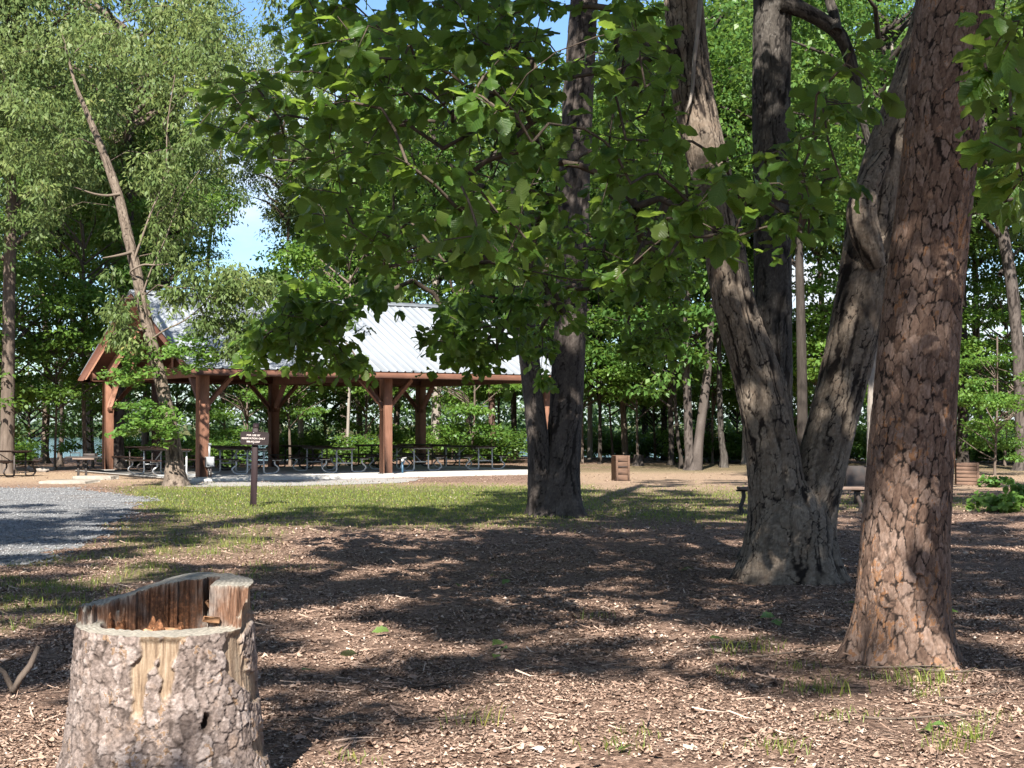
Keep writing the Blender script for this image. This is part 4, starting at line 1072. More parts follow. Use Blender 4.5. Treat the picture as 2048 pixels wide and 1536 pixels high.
# old vine hanging on the left stem
vp = [at(px, py, OY - .28) - ob for px, py in ((1402, -10), (1396, 60), (1388, 120), (1386, 170), (1380, 205), (1372, 225))]
MB().tube(np.array(vp), [.025, .022, .02, .018, .015, .01], 6).build('dead_vine', M['bark_pale'], oak, True)
# --- dark straight oak behind the fork
KY = 18.6; kb = base_at(1546, KY)
dark = thing('straight_oak', kb, 'dark upright oak trunk with lichen patches seen through the fork', 'tree')
rows = [(1546, 1125, 100), (1546, 900, 84), (1546, 700, 78), (1545, 400, 75), (1543, 200, 76), (1544, 0, 76)]
parts = [stem(path(kb, KY, rows, [(0, 0, 3, .18), (.1, .1, 3, .1), (0, 0, 2, .04)]), 150, 460, oak_relief, 15, 61, .4, .25, hfine=.6)]
lb = [(1560, 5, 40), (1600, 18, 34), (1645, 42, 32), (1676, 66, 30), (1694, 100, 27), (1706, 140, 24), (1716, 185, 20), (1728, 250, 15), (1748, 320, 11)]
parts.append(stem(path(kb, KY - .2, lb, dY=.6), 40, 120, oak_relief, 7, 63, k=.5))
parts.append(stem(path(kb, KY - .1, [(1672, 64, 26), (1668, 30, 22), (1655, -15, 18), (1650, -80, 14)], dY=.4), 30, 50, oak_relief, 6, 64, k=.5))
v, f, a = join(parts); mk('trunk', v, f, M['dark_bark'], dark, attrs=a)
# --- twin-stemmed tree in the middle
TY = 26.5; tb = base_at(1105, TY)
twin = thing('twin_oak', tb, 'grey twin-stemmed oak in the middle with a thin left stem', 'tree')
tl = path(tb, TY, [(1084, 1045, 56), (1081, 950, 50), (1076, 880, 44), (1066, 790, 40), (1052, 640, 42), (1044, 480, 38), (1036, 300, 34), (1022, 120, 30), (1006, 0, 27)], [(-.2, -.1, 1.5, .08), (-.1, -.1, 1.5, .03)], dY=-.6)
tr = path(tb, TY, [(1118, 1045, 82), (1122, 950, 76), (1130, 850, 68), (1136, 740, 66), (1144, 560, 64), (1152, 280, 62), (1168, 0, 56)], [(.1, 0, 2, .18), (.1, 0, 2.5, .08)])
fl = ((5, .55, .8), (3, .5, 2.6))
v, f, a = join([stem(tl, 90, 420, oak_relief, 12, 71, .5, .2, fl, hfine=.8), stem(tr, 120, 420, oak_relief, 14, 72, .55, .25, ((4, .5, 2.2), (3, .5, .3)), hfine=.72)])
mk('trunk', v, f, M['twin_bark'], twin, attrs=a)

# ------------------------------------------------------------------ low leafy boughs of the oaks
def poly_points(n, poly, Y0, Y1, gap=.0, sc=.012, seed=0, dens=None):
    poly = np.array(poly, float); lo, hi = poly.min(0), poly.max(0); out = np.zeros((0, 3))
    while len(out) < n:
        px = rng.uniform(lo[0], hi[0], 4 * n); py = rng.uniform(lo[1], hi[1], 4 * n)
        ok = inside(px, py, poly) & (fbm(px * sc, py * sc, seed=seed, o=3) + rng.uniform(-.25, .25, 4 * n) > gap)
        px, py = px[ok], py[ok]
        Y = rng.uniform(Y0, Y1, len(px)); out = np.vstack([out, at(px, py, Y)])
    return out[:n]
def clear_of(P, x0, x1, y1, keep):
    px, py = to_px(P[:, 0], P[:, 1], P[:, 2])
    return P[~((px > x0) & (px < x1) & (py < y1) & (rng.uniform(0, 1, len(P)) > keep))]
MASS = [(395, 190), (450, 95), (520, 85), (600, -10), (1335, -10), (1345, 330), (1420, 400), (1340, 560), (1260, 600), (1120, 540), (1040, 560), (960, 540), (900, 600), (760, 600), (700, 540), (610, 480), (580, 420), (545, 330), (480, 300), (400, 260)]
LOWL = [(485, 700), (520, 640), (610, 560), (700, 540), (790, 560), (770, 620), (700, 630), (660, 650), (720, 690), (760, 730), (640, 750), (560, 690), (500, 740)]
LOWR = [(830, 690), (870, 640), (900, 590), (1000, 570), (1080, 600), (1050, 680), (1020, 700), (960, 740), (880, 720)]
BELT = [(1320, 380), (1420, 300), (1560, 270), (1700, 260), (1790, 200), (1780, 330), (1700, 390), (1620, 470), (1440, 480), (1330, 470)]
TOPR = [(1620, 180), (1660, 60), (1760, 40), (1800, 120), (1780, 220), (1660, 260)]
EDGE = [(1955, 40), (2060, 0), (2060, 480), (1990, 440), (1960, 300)]
MIDB = [(1010, 470), (1130, 430), (1330, 420), (1400, 500), (1380, 680), (1320, 720), (1200, 700), (1140, 640), (1040, 620)]
TOPL = [(600, -30), (1350, -30), (1350, 220), (620, 160)]
rootsO = [np.array(p[:3]) for p in spline(oL, 60)[0][16:50]] + [np.array(p[:3]) for p in spline(oR, 60)[0][24:50]]
rootsO = [p for p in rootsO if p[2] > 2.6]
# a limb above the picture that carries the sprays hanging at the right edge
top_ = np.array(oR[-3][:3]); arm = [top_ + (at(2075, -260, 9.2) - ob - top_) * t + np.array([0, 0, .5 * math.sin(math.pi * t)]) for t in np.linspace(0, 1, 9)]
MB().tube(np.array(arm), np.linspace(.11, .035, 9), 8).build('limb', M['twig'], oak, True)
armR = arm[6:] + [at(2085, q, 8.6) - ob for q in (-160, -40)]
MB().tube(np.array([arm[-1]] + armR[3:]), [.035, .03, .02], 7).build('limb', M['twig'], oak, True)
nearO = np.vstack([poly_points(250, MASS, 10.5, 15.5, -.10, .013, 201), poly_points(95, TOPL, 11, 15, -.2, .012, 207), poly_points(42, BELT, 9.6, 12.8, -.3, .01, 203), poly_points(12, TOPR, 9.5, 13, -.3, .01, 204),
                   at([1120, 1160, 1250, 1045, 1010, 960], [85, 120, 60, 410, 520, 470], np.array([8.6, 8.6, 8.9, 9.2, 9.4, 9.6])),
                   poly_points(60, [(700, 40), (1100, 60), (1080, 520), (820, 560), (640, 470), (560, 260)], 9.5, 11.5, -.1, .012, 209)])
nearO = clear_of(nearO, 1105, 1205, 560, .22)
V, F_, tips, td = grow(rootsO, .06, nearO - ob, step=.3, jit=.05)
Ve, Fe, tipe, tde = grow(armR, .03, poly_points(30, EDGE, 7.4, 9.5, -.3, .01, 205) - ob, step=.25, jit=.04)
mk('boughs', Ve, Fe, M['twig'], oak)
tips = np.vstack([tips, tipe]); td = np.vstack([td, tde])
mk('boughs', V, F_, M['twig'], oak)
V, F_, a = whorls(tips, td, (4, 8), (.13, .21))
# more leaf bunches a little way back along each twig
V2, F2, a2 = whorls(tips - td * .22 + rng.normal(0, .10, tips.shape), td, (2, 5), (.11, .18))
V, F_, a = join([(V, F_, a), (V2, F2, a2)])
mk('leaves', V, F_, M['oak_leaf'], oak, attrs=a)
rootsT = [np.array(p[:3]) for p in spline(tl, 60)[0][18:52]] + [np.array(p[:3]) for p in spline(tr, 60)[0][18:46]]
nearT = np.vstack([poly_points(260, MASS, 16.5, 21.5, -.12, .012, 211), poly_points(130, LOWL, 15.5, 19, -.25, .016, 212), poly_points(95, LOWR, 16, 20, -.2, .016, 213), poly_points(330, MIDB, 20, 25, -.15, .013, 214), poly_points(70, [(1180, 200), (1340, 250), (1400, 420), (1200, 440)], 20, 24, -.1, .013, 215)])
nearT = np.vstack([clear_of(nearT, 1095, 1205, 640, .15), poly_points(14, [(1068, 640), (1108, 640), (1106, 765), (1078, 765)], 23.5, 25.3, -.9, .01, 216)])
V, F_, tips, td = grow(rootsT, .07, nearT - tb, step=.45, jit=.07)
mk('boughs', V, F_, M['twig'], twin)
V, F_, a = whorls(tips, td, (5, 9), (.13, .20))
V2, F2, a2 = whorls(tips - td * .25 + rng.normal(0, .14, tips.shape), td, (3, 7), (.11, .18))
V, F_, a = join([(V, F_, a), (V2, F2, a2)])
mk('leaves', V, F_, M['oak_leaf'], twin, attrs=a)

# ------------------------------------------------------------------ high crowns whose dappled shade falls on the ground
def shade_map(X, D):
    n = .5 + .36 * fbm(X * .8 + 3, D * .42, seed=301, o=3) + .26 * fbm(X * 2.3, D * 1.25, seed=305, o=2)
    near = np.where(X > 0, 9.7 - .12 * X, np.where(X > -1.2, 6.8 + 2.9 * sstep(-1.2, 0, X), 4.6 + 2 * sstep(-2.8, -1.2, X)))
    far = np.where((X > -.6) & (X < 3.2), 37.0, 30.0)
    s = sstep(near - .4, near + .5, D) * (1 - sstep(far - .6, far + .6, D))
    cover = np.where(D < 12, .60, np.where(D < 15, .76, .92))
    cover = np.where((X > -4.5) & (X < .6) & (D > 16) & (D < 27), .66, cover)
    cover = cover - .55 * sstep(17, 18, D) * (1 - sstep(20, 21, D)) * sstep(-5.2, -4.6, X) * (1 - sstep(-2.4, -1.8, X))
    cover = np.where((X < -4.2) & (D > 26), .25, cover)
    cover = np.where((X < -5) & (D > 17) & (D <= 26), .7, cover)
    cover = np.where((X < -1.0) & (D < 9), .25, cover)
    cover = np.where((X > 5.6) & (D > 24.5) & (D < 29), .3, cover)
    cover = np.where((X > 5.6) & (D >= 18) & (D <= 24.5), .75, cover)
    s = np.maximum(s, ((X > 3.4) & (D > 29) & (D < 44)) * 1.0); cover = np.where((X > 3.4) & (D >= 29), .6, cover)
    force = (X > 2.7) & (X < 4.7) & (D > 18.3) & (D < 27.5)
    th = .5 + .36 * (.5 - cover)                 # the clumped noise leaves about (1 - cover) of the ground in the sun
    return np.where(force, 1.0, s * sstep(th - .045, th + .045, n))
def canopy(n, zlo=8.2, zhi=16.5):
    X = rng.uniform(-13, 14, n); D = rng.uniform(4, 44, n); z = rng.uniform(zlo, zhi, n)
    x, y = X - KX * z, D - KD * z
    ok = rng.uniform(0, 1, n) < shade_map(X, D)
    ok &= ~((y > 1) & (np.abs(x) < .42 * y + 1.6) & (z < CAMH + .30 * y + 1.4))
    return np.stack([x, y, z], 1)[ok]
can = canopy(8200)
OWN = [('oak', oak, ob, np.array([3.0, 14.5])), ('pine', pine, pb, np.array([3.6, 9.0]))]
t1 = thing('shade_oak', (-4.6, 2.0, 0), 'tall shade oak standing left of the viewpoint beside the stump', 'tree')
t2 = thing('shade_pine', (5.4, -3.4, 0), 'tall shade tree standing behind the viewpoint at the right', 'tree')
t3 = thing('shade_tree', (-9.4, 11.5, 0), 'tall shade tree beyond the left side of the gravel drive', 'tree')
for t, hgt, lean, sd in ((t1, 17, .6, 1), (t2, 18, -.4, 2), (t3, 17, .3, 3)):
    v, f, a = stem([(0, 0, -.1, .36), (0, 0, 1, .32), (lean * .3, .2, hgt * .4, .26), (lean, .1, hgt * .75, .15), (lean, 0, hgt, .03)], 60, 200, oak_relief, 15, 400 + sd, .5, .3)
    mk('trunk', v, f, M['oak_bark'], t, attrs=a)
OWN += [('t1', t1, np.array([-4.6, 2, 0]), np.array([-3.6, 3.])), ('t2', t2, np.array([5.4, -3.4, 0]), np.array([4.5, -2.5])), ('t3', t3, np.array([-9.4, 11.5, 0]), np.array([-8, 11.]))]
dd = np.stack([np.hypot(can[:, 0] - o[3][0], can[:, 1] - o[3][1]) for o in OWN], 1); who = np.argmin(dd, 1)
for q, (nm, t, b, c_) in enumerate(OWN):
    cen = can[who == q] - b
    if not len(cen): continue
    ax = {'oak': oL, 'pine': None}.get(nm)
    hub = [np.array([0.25 * (z / 12) if nm != 'pine' else .35 + .03 * z, 0, z]) for z in np.linspace(6, 13, 12)]
    if nm == 'oak': hub = [np.array(p[:3]) for p in spline(oL, 40)[0][22:]] + [np.array(p[:3]) for p in spline(oR, 40)[0][22:]]
    if nm == 'pine': hub = [np.array(p[:3]) for p in spline(path(pb, PY, rows and [(1880, 300, 152), (1913, 0, 154)], [(.32, 0, 2.2, .23), (.3, .2, 5, .16), (.1, .2, 3.5, .05)]), 30)[0][14:]]
    sub = cen[rng.choice(len(cen), min(160, len(cen)), replace=False)]
    V, F_, _, _ = grow(hub, .10, sub, step=.9, jit=.12)
    mk('limbs', V, F_, M['twig'], t)
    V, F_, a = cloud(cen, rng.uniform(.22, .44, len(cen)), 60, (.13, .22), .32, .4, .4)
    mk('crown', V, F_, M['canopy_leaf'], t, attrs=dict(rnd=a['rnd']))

# ------------------------------------------------------------------ leaning tree by the pavilion
LY = 39.3; lb_ = base_at(351, LY)
lean = thing('leaning_tree', lb_, 'leaning slender tree in front of the pavilion gable', 'tree')
lrow = [(353, 985, 48), (350, 945, 40), (347, 900, 33), (330, 800, 27), (309, 710, 25), (288, 620, 24), (272, 540, 22), (252, 455, 21), (236, 390, 19), (208, 310, 16), (180, 240, 12), (152, 172, 7), (135, 110, 4)]
lp = path(lb_, LY, lrow, [(-.2, 0, .8, .012)])
parts = [stem(lp, 60, 420, oak_relief, 11, 81, .55, .2, ((5, .5, .3), (3, .4, 2)))]
for rws in ([(239, 388, 6), (215, 391, 5), (190, 388, 4), (165, 380, 3), (148, 374, 2)], [(262, 505, 7), (250, 508, 6), (225, 513, 4), (205, 516, 2)], [(277, 560, 5), (260, 545, 4), (285, 530, 4), (310, 530, 3), (340, 528, 2)], [(296, 650, 5), (280, 660, 5), (262, 655, 4), (240, 662, 3), (222, 672, 2)],
            [(282, 600, 4), (300, 545, 3), (330, 480, 3), (360, 400, 2), (400, 340, 1.5)], [(268, 520, 5), (300, 430, 4), (330, 350, 3), (335, 250, 2.5), (350, 150, 2)], [(300, 680, 4), (330, 660, 3.5), (370, 640, 3), (410, 605, 2), (430, 570, 1.5)]):
    parts.append(stem(path(lb_, LY - .1, rws, dY=rng.uniform(-.8, .4)), 10, 24, None, 5, 82))
v, f, a = join(parts); mk('trunk', v, f, M['lean_bark'], lean, attrs=a)
up = np.vstack([poly_points(230, [(-20, -20), (560, -20), (560, 90), (500, 160), (430, 330), (380, 520), (300, 560), (180, 560), (0, 420)], 36.8, 42.5, -.14, .012, 221), poly_points(60, [(330, 560), (420, 520), (540, 560), (560, 610), (500, 640), (400, 650), (340, 620)], 37.5, 40, -.2, .013, 222), poly_points(34, [(400, 640), (520, 640), (520, 700), (420, 710)], 38, 40, -.2, .014, 225), poly_points(30, [(200, 560), (270, 560), (290, 680), (230, 700)], 38, 40, -.2, .013, 226)]) - lb_
_px, _py = to_px(up[:, 0] + lb_[0], up[:, 1] + lb_[1], up[:, 2] + lb_[2]); _tx = np.interp(_py, [q[1] for q in lrow][::-1], [q[0] for q in lrow][::-1])
up = up[~((np.abs(_px - _tx) < 46) & (up[:, 1] + lb_[1] < 40.2) & (_py > 170) & (rng.uniform(0, 1, len(up)) < .9))]
V, F_, a = cloud(up, rng.uniform(.28, .55, len(up)), 60, (.11, .20), .22, .9, .7, hang=.2)
mk('crown', V, F_, M['fine_leaf'], lean, attrs=dict(rnd=a['rnd']))
V, F_, _, _ = grow([np.array(p[:3]) for p in spline(lp, 60)[0][24:]], .05, up[::2], step=.6, jit=.08); mk('twigs', V, F_, M['twig'], lean)
lo = np.vstack([poly_points(24, [(205, 760), (240, 700), (300, 690), (310, 730), (250, 790)], 38.3, 39.2, -.4, .01, 223), poly_points(26, [(330, 690), (380, 660), (430, 710), (420, 745), (350, 740)], 38.3, 40, -.4, .01, 224), poly_points(40, [(215, 850), (240, 800), (320, 790), (350, 830), (340, 900), (300, 860), (230, 870)], 38.2, 39.1, -.4, .01, 227)]) - lb_
V, F_, a = cloud(lo, rng.uniform(.22, .42, len(lo)), 34, (.10, .17), .34, .35, .28, hang=.25, tmpl=[lobed_template(.5), lobed_template(.42)])
mk('leaf_sprays', V, F_, M['spray_leaf'], lean, attrs=dict(rnd=a['rnd']))
V, F_, _, _ = grow([np.array(p[:3]) for p in spline(lp, 60)[0][10:30]], .03, lo[::2], step=.35, jit=.05); mk('spray_twigs', V, F_, M['twig'], lean)

# ------------------------------------------------------------------ woodland behind
crown_kind('fine', M['fine_leaf'], ell_centers(330, 4.6, 4.6, 3.6, 15.5, 1, gap=.0), M['bark_mid'], (4, 13), 30, .10, rad=rng.uniform(.32, .95, 330), per=56, size=(.12, .23), wid=.23, droop=.9, flat=.75, hang=.2)
crown_kind('fine_b', M['fine_leaf'], ell_centers(300, 4.0, 4.0, 4.2, 16, 7, gap=.0), M['bark_mid'], (4, 13), 30, .10, rad=rng.uniform(.32, .95, 300), per=56, size=(.12, .23), wid=.24, droop=.9, flat=.75, hang=.2)
crown_kind('broad', M['broad_leaf'], ell_centers(330, 4.2, 4.2, 3.8, 15, 2, gap=.03), M['bark_dark'], (4, 12), 28, .10, rad=.66, per=50, size=(.13, .21), wid=.32, droop=.45, flat=.4)
crown_kind('broad_b', M['broad_leaf'], ell_centers(270, 3.8, 3.8, 3.0, 14.5, 12, layers=1.1), M['bark_dark'], (4, 12), 28, .10, rad=.85, per=50, size=(.14, .22), wid=.34, droop=.4, flat=.35)
crown_kind('darkc', M['dark_leaf'], ell_centers(300, 4.0, 4.0, 2.6, 14.5, 5), M['bark_dark'], (3, 12), 28, .10, rad=.9, per=50, size=(.14, .24), wid=.3, droop=.5, flat=.45)
crown_kind('under', M['spray_leaf'], ell_centers(95, 2.5, 2.5, 1.5, 7.0, 3, gap=-.02, layers=.9), M['bark_mid'], (1, 5), 24, .035, rad=.62, per=58, size=(.11, .19), wid=.36, droop=.3, flat=.2, hang=.2)
crown_kind('under_b', M['spray_leaf'], ell_centers(80, 2.2, 2.2, .9, 5.2, 8, gap=-.02, layers=.8), M['bark_mid'], (.6, 4), 22, .03, rad=.58, per=58, size=(.11, .18), wid=.36, droop=.3, flat=.22, hang=.2)
crown_kind('under_c', M['broad_leaf'], ell_centers(95, 2.5, 2.5, .8, 6.0, 9, gap=0, layers=1.0), M['bark_dark'], (.6, 4.5), 24, .035, rad=.6, per=56, size=(.11, .19), wid=.34, droop=.4, flat=.3, hang=.2)
crown_kind('bush', M['broad_leaf'], ell_centers(70, 1.5, 1.3, 0, 2.0, 4, shell=.2), M['bark_mid'], (.1, 1), 14, .02, rad=.5, per=56, size=(.09, .16), wid=.34, droop=.3, flat=.5)
crown_kind('bush_b', M['spray_leaf'], ell_centers(60, 1.4, 1.2, 0, 1.6, 6, shell=.2), M['bark_mid'], (.1, 1), 14, .02, rad=.5, per=56, size=(.09, .15), wid=.36, droop=.3, flat=.4)
def wood_tree(name, px, Y, w, rows, bark, crown, sc, label, group=None, cat='tree', sz=None, extra=None, lift=None):
    """rows: further (px, py, w) up the trunk"""
    b = base_at(px, Y); t = thing(name, b, label, cat, group)
    pts = path(b, Y, [(px, HY + CAMH * F_PX / Y + 6, w * 1.15), (px, HY + CAMH * F_PX / Y - 25, w)] + rows)
    top = pts[-1]; szz = sz or sc
    ztop = (6.4 if crown and crown.startswith('under') else 13) * szz + (lift or 0)
    if top[2] < ztop * .75: pts += [(top[0] * 1.25, top[1], (top[2] + ztop * .9) / 2, top[3] * .6), (top[0] * 1.3, top[1], ztop * .9, .03)]
    big = w > 14
    v, f, a = stem(pts, 40 if big else 14, 160 if big else 40, oak_relief if big else None, 10, int(px) % 97 + 5, .4, .2, k=.8)
    parts = [(v, f, a)]
    for ex in (extra or []): parts.append(stem(path(b, Y, ex), 14, 40, None, 7, int(px) % 50))
    v, f, a = join(parts)
    mk('trunk', v, f, bark, t, attrs=a)
    if crown:
        for me, nm in zip(CROWNS[crown], ('crown', 'limbs')):
            o = bpy.data.objects.new(nm, me); COL.objects.link(o); o.parent = t
            o.rotation_euler = (0, 0, rng.uniform(0, 6.28)); o.scale = (sc, sc, szz); o.location = (pts[-1][0] * .5, 0, lift if lift is not None else (2.6 if name == 'woodland_tree' and not crown.startswith('under') and Y < 62 else 1.2 if name == 'woodland_tree' else 0))
    return t
BK = M
g_left = 'tall pale-leaved trees left of and behind the pavilion'
g_back = 'woodland trees behind the pavilion and clearing'
LT = 'tall pale-leaved woodland tree rising left of and behind the pavilion'
BT = 'leafy woodland tree in the belt behind the pavilion and clearing'
wood_tree('woodland_tree', 14, 49, 30, [(16, 800, 27), (18, 600, 25), (22, 420, 22)], BK['bark_mid'], 'fine', 1.05, 'thick brown trunk at the left edge of the picture', g_left)
wood_tree('woodland_tree', 231, 55.5, 36, [(232, 850, 32), (238, 700, 30), (250, 600, 28), (256, 450, 22)], BK['twin_bark'], 'fine_b', 1.2, 'thick grey trunk just right of the rear left pavilion post', g_left)
wood_tree('woodland_tree', 120, 60, 10, [(125, 850, 9), (120, 700, 8)], BK['bark_mid'], 'broad_b', .95, 'thin trunk leaning behind the small serving table', g_left)
wood_tree('woodland_tree', 170, 54, 9, [(168, 850, 8), (166, 700, 7)], BK['bark_mid'], 'under', 1.3, 'slim grey sapling just left of the rear left pavilion post', g_left)
for px, Y, c_, s_ in ((-130, 46, 'fine', 1.1), (-230, 60, 'broad', 1.2), (90, 66, 'fine_b', 1.35), (245, 68, 'fine', 1.2), (290, 64, 'fine_b', 1.0), (-60, 74, 'fine', 1.4), (180, 78, 'broad', 1.4)):
    wood_tree('woodland_tree', px, Y, 16, [(px + rng.uniform(-15, 15), 700, 14), (px + rng.uniform(-20, 20), 500, 12)], BK['bark_mid'], c_, s_, LT, g_left)
wood_tree('woodland_tree', 313, 57, 20, [(313, 850, 19), (312, 700, 18), (316, 500, 16)], BK['bark_red'], 'broad', .75, 'reddish pine trunk behind the left bay of the pavilion', g_back)
wood_tree('woodland_tree', 602, 64, 13, [(601, 840, 12), (598, 760, 12), (604, 600, 10)], BK['bark_pale'], 'under', 1.2, 'pale smooth trunk seen through the left pavilion bay', g_back)
wood_tree('woodland_tree', 695, 61, 7, [(696, 850, 6), (699, 760, 5)], BK['bark_pale'], 'under', 1.3, 'very thin pale sapling seen through the middle of the pavilion', g_back)
wood_tree('woodland_tree', 871, 64, 20, [(872, 850, 19), (874, 740, 18), (872, 500, 14)], BK['bark_pale'], 'broad', 1.15, 'speckled pale trunk behind the rear right pavilion post', g_back)
wood_tree('woodland_tree', 1030, 66, 14, [(1028, 850, 12), (1026, 700, 11)], BK['bark_dark'], 'darkc', 1.1, 'dark trunk just left of the twin grey stems', g_back)
wood_tree('woodland_tree', 985, 62, 16, [(984, 850, 14), (982, 700, 12)], BK['bark_red'], 'darkc', 1.0, 'dim reddish trunk under the right end of the pavilion', g_back)
wood_tree('woodland_tree', 1180, 66, 11, [(1180, 850, 10), (1179, 700, 9)], BK['bark_pale'], 'broad', 1.1, 'pale trunk just right of the twin grey stems', g_back)
wood_tree('woodland_tree', 1200, 60, 8, [(1200, 850, 7), (1198, 700, 6)], BK['bark_dark'], 'under_c', 1.5, 'thin dark trunk left of the brown bin box', g_back)
wood_tree('woodland_tree', 1380, 52.6, 20, [(1377, 880, 18), (1375, 800, 17), (1372, 700, 15), (1376, 500, 12)], BK['twin_bark'], 'broad', 1.05, 'pale V-shaped tree with two stems at the clearing edge', g_back, extra=[[(1392, 940, 26), (1398, 880, 19), (1408, 800, 18), (1416, 730, 16), (1424, 600, 12)]])
wood_tree('woodland_tree', 1362, 54, 8, [(1356, 880, 7), (1350, 800, 7), (1342, 650, 6)], BK['bark_dark'], 'under_c', 1.4, 'thin dark trunk leaning left beside the V-shaped tree', g_back)
wood_tree('woodland_tree', 1342, 58, 12, [(1343, 880, 11), (1340, 780, 10)], BK['bark_dark'], 'darkc', 1.0, 'dark leaning trunk behind the left side of the V-shaped tree', g_back)
wood_tree('woodland_tree', 1448, 55, 15, [(1444, 890, 13), (1440, 820, 12), (1438, 700, 10)], BK['dark_bark'], 'darkc', 1.05, 'blackened trunk with a pale root right of the V-shaped tree', g_back)
wood_tree('woodland_tree', 1490, 58, 12, [(1490, 870, 11), (1492, 700, 10)], BK['bark_pale'], 'broad_b', 1.0, 'pale trunk half hidden by the left oak stem', g_back)
wood_tree('woodland_tree', 1606, 50, 24, [(1605, 850, 22), (1603, 700, 20), (1598, 500, 16)], BK['bark_dark'], 'broad', 1.0, 'dark upright trunk framed low in the oak fork', g_back)
wood_tree('woodland_tree', 1741, 36, 18, [(1742, 900, 17), (1744, 780, 16), (1760, 600, 14), (1775, 400, 12)], BK['bark_pale'], 'broad_b', .9, 'pale slender trunk between the oak stem and the big pine', g_back)
wood_tree('woodland_tree', 1926, 58, 22, [(1925, 880, 21), (1926, 800, 20), (1925, 600, 16)], BK['bark_dark'], 'broad', 1.1, 'dark trunk right behind the squat plank box', g_back)
wood_tree('woodland_tree', 2046, 52, 30, [(2043, 850, 26), (2036, 700, 24), (2022, 560, 24), (2000, 440, 24), (1976, 330, 22), (1955, 180, 18)], BK['twin_bark'], 'broad', 1.0, 'grey trunk leaning left at the right edge of the picture', g_back)
for px, Y, c_, s_ in ((720, 80, 'fine', 1.1), (690, 76, 'broad_b', 1.2), (790, 82, 'fine_b', 1.4), (940, 78, 'fine', 1.3), (1090, 80, 'fine_b', 1.3), (1160, 74, 'darkc', 1.0), (1290, 76, 'fine_b', 1.1), (1330, 66, 'broad_b', 1.2), (1420, 74, 'fine', 1.5), (1530, 66, 'broad', 1.3), (1640, 62, 'fine_b', 1.25), (1700, 74, 'broad_b', 1.4), (1800, 60, 'broad', 1.3), (1870, 72, 'fine', 1.4), (1960, 66, 'fine_b', 1.3), (2060, 62, 'broad_b', 1.2), (2160, 56, 'fine', 1.2), (2240, 66, 'broad', 1.3), (1250, 62, 'darkc', 1.0)):
    wood_tree('woodland_tree', px, Y, 13, [(px + rng.uniform(-12, 12), 700, 12), (px + rng.uniform(-20, 20), 500, 10)], BK['bark_dark' if rng.uniform() < .5 else 'bark_mid'], c_, s_, BT, g_back)
wood_tree('woodland_tree', 405, 66, 9, [(408, 700, 8), (418, 500, 7), (440, 330, 6)], BK['bark_mid'], 'fine', .85, 'thin pale-leaved tree whose crown rises over the left end of the pavilion roof', g_left, lift=8.0)
wood_tree('woodland_tree', 560, 72, 8, [(566, 700, 7), (575, 500, 6)], BK['bark_mid'], 'fine_b', .8, 'slim pale-leaved tree over the middle of the pavilion roof', g_left, lift=6.5)
UT = 'small layered understory tree along the wood edge behind the pavilion'
g_un = 'understory trees along the wood edge'
und = [(20, 51, 'under', 1.15), (110, 53, 'under', 1.1), (185, 57, 'under_b', 1.2), (60, 64, 'under_c', 1.3), (-60, 50, 'under_c', 1.2), (350, 62, 'under', 1.0), (450, 61, 'under', .95), (495, 60, 'under_b', 1.0), (545, 66, 'under_c', 1.0), (580, 60, 'under', .85), (650, 66, 'under_c', 1.1), (730, 63, 'under_b', 1.15), (790, 66, 'under', 1.0), (905, 64, 'under', 1.1), (945, 61, 'under_b', 1.1), (1000, 68, 'under', 1.2), (1165, 61, 'under', 1.2), (1225, 64, 'under', 1.25), (1275, 59, 'under', 1.1), (1310, 66, 'under_c', 1.0), (1425, 60, 'under', 1.2), (1475, 66, 'under_c', 1.1), (1535, 59, 'under', 1.0), (1580, 57, 'under_b', 1.2), (1655, 55, 'under', 1.15), (1770, 53, 'under', 1.2), (1885, 60, 'under_c', 1.0), (1955, 62, 'under', 1.3), (2010, 57, 'under', 1.15), (2065, 54, 'under_b', 1.3), (1990, 47, 'under_b', .7)]
for q, (px, Y, c_, s_) in enumerate(und):
    wood_tree('understory_tree', px, Y, 5, [(px + rng.uniform(-6, 6), 820, 4)], BK['bark_mid'], c_, s_ * rng.uniform(.92, 1.08), UT, g_un, sz=s_ * .62 + .3)
g_sh = 'low shrubs under the trees at the wood edge'
SHL = 'low green shrub at the foot of the trees along the wood edge'
for q, px in enumerate(np.concatenate([[-20, 12, 250, 300, 345, 395, 440, 600, 640, 690, 740, 800, 850, 900, 950, 990], np.arange(1140, 1480, 62), np.arange(1490, 1760, 80), np.arange(1900, 2100, 44)])):
    Y = rng.uniform(58, 70); b = base_at(px + rng.uniform(-20, 20), Y); t = thing('shrub', b, SHL, 'shrub', g_sh)
    for me, nm in zip(CROWNS['bush' if rng.uniform() < .6 else 'bush_b'], ('foliage', 'stems')):
        o = bpy.data.objects.new(nm, me); COL.objects.link(o); o.parent = t; o.rotation_euler = (0, 0, rng.uniform(0, 6)); o.scale = (rng.uniform(.8, 1.3),) * 2 + (rng.uniform(.6, 1.0),)
# the wood beyond, at the right
n = 1000; cx_ = rng.uniform(-6, 60, n); cy_ = rng.uniform(80, 90, n); cz_ = rng.uniform(-1, 9, n) * (.75 + .25 * vnoise(cx_ * .15, cy_ * .1, seed=9))
V, F_, a = cloud(np.stack([cx_, cy_, cz_], 1), 1.1, 26, (.25, .42), .34, .4, .5)
tag(mk('far_woods', V, F_, M['broad_leaf'], attrs=dict(rnd=a['rnd'])), 'dense woods closing the view behind the clearing', 'woods', kind='stuff')

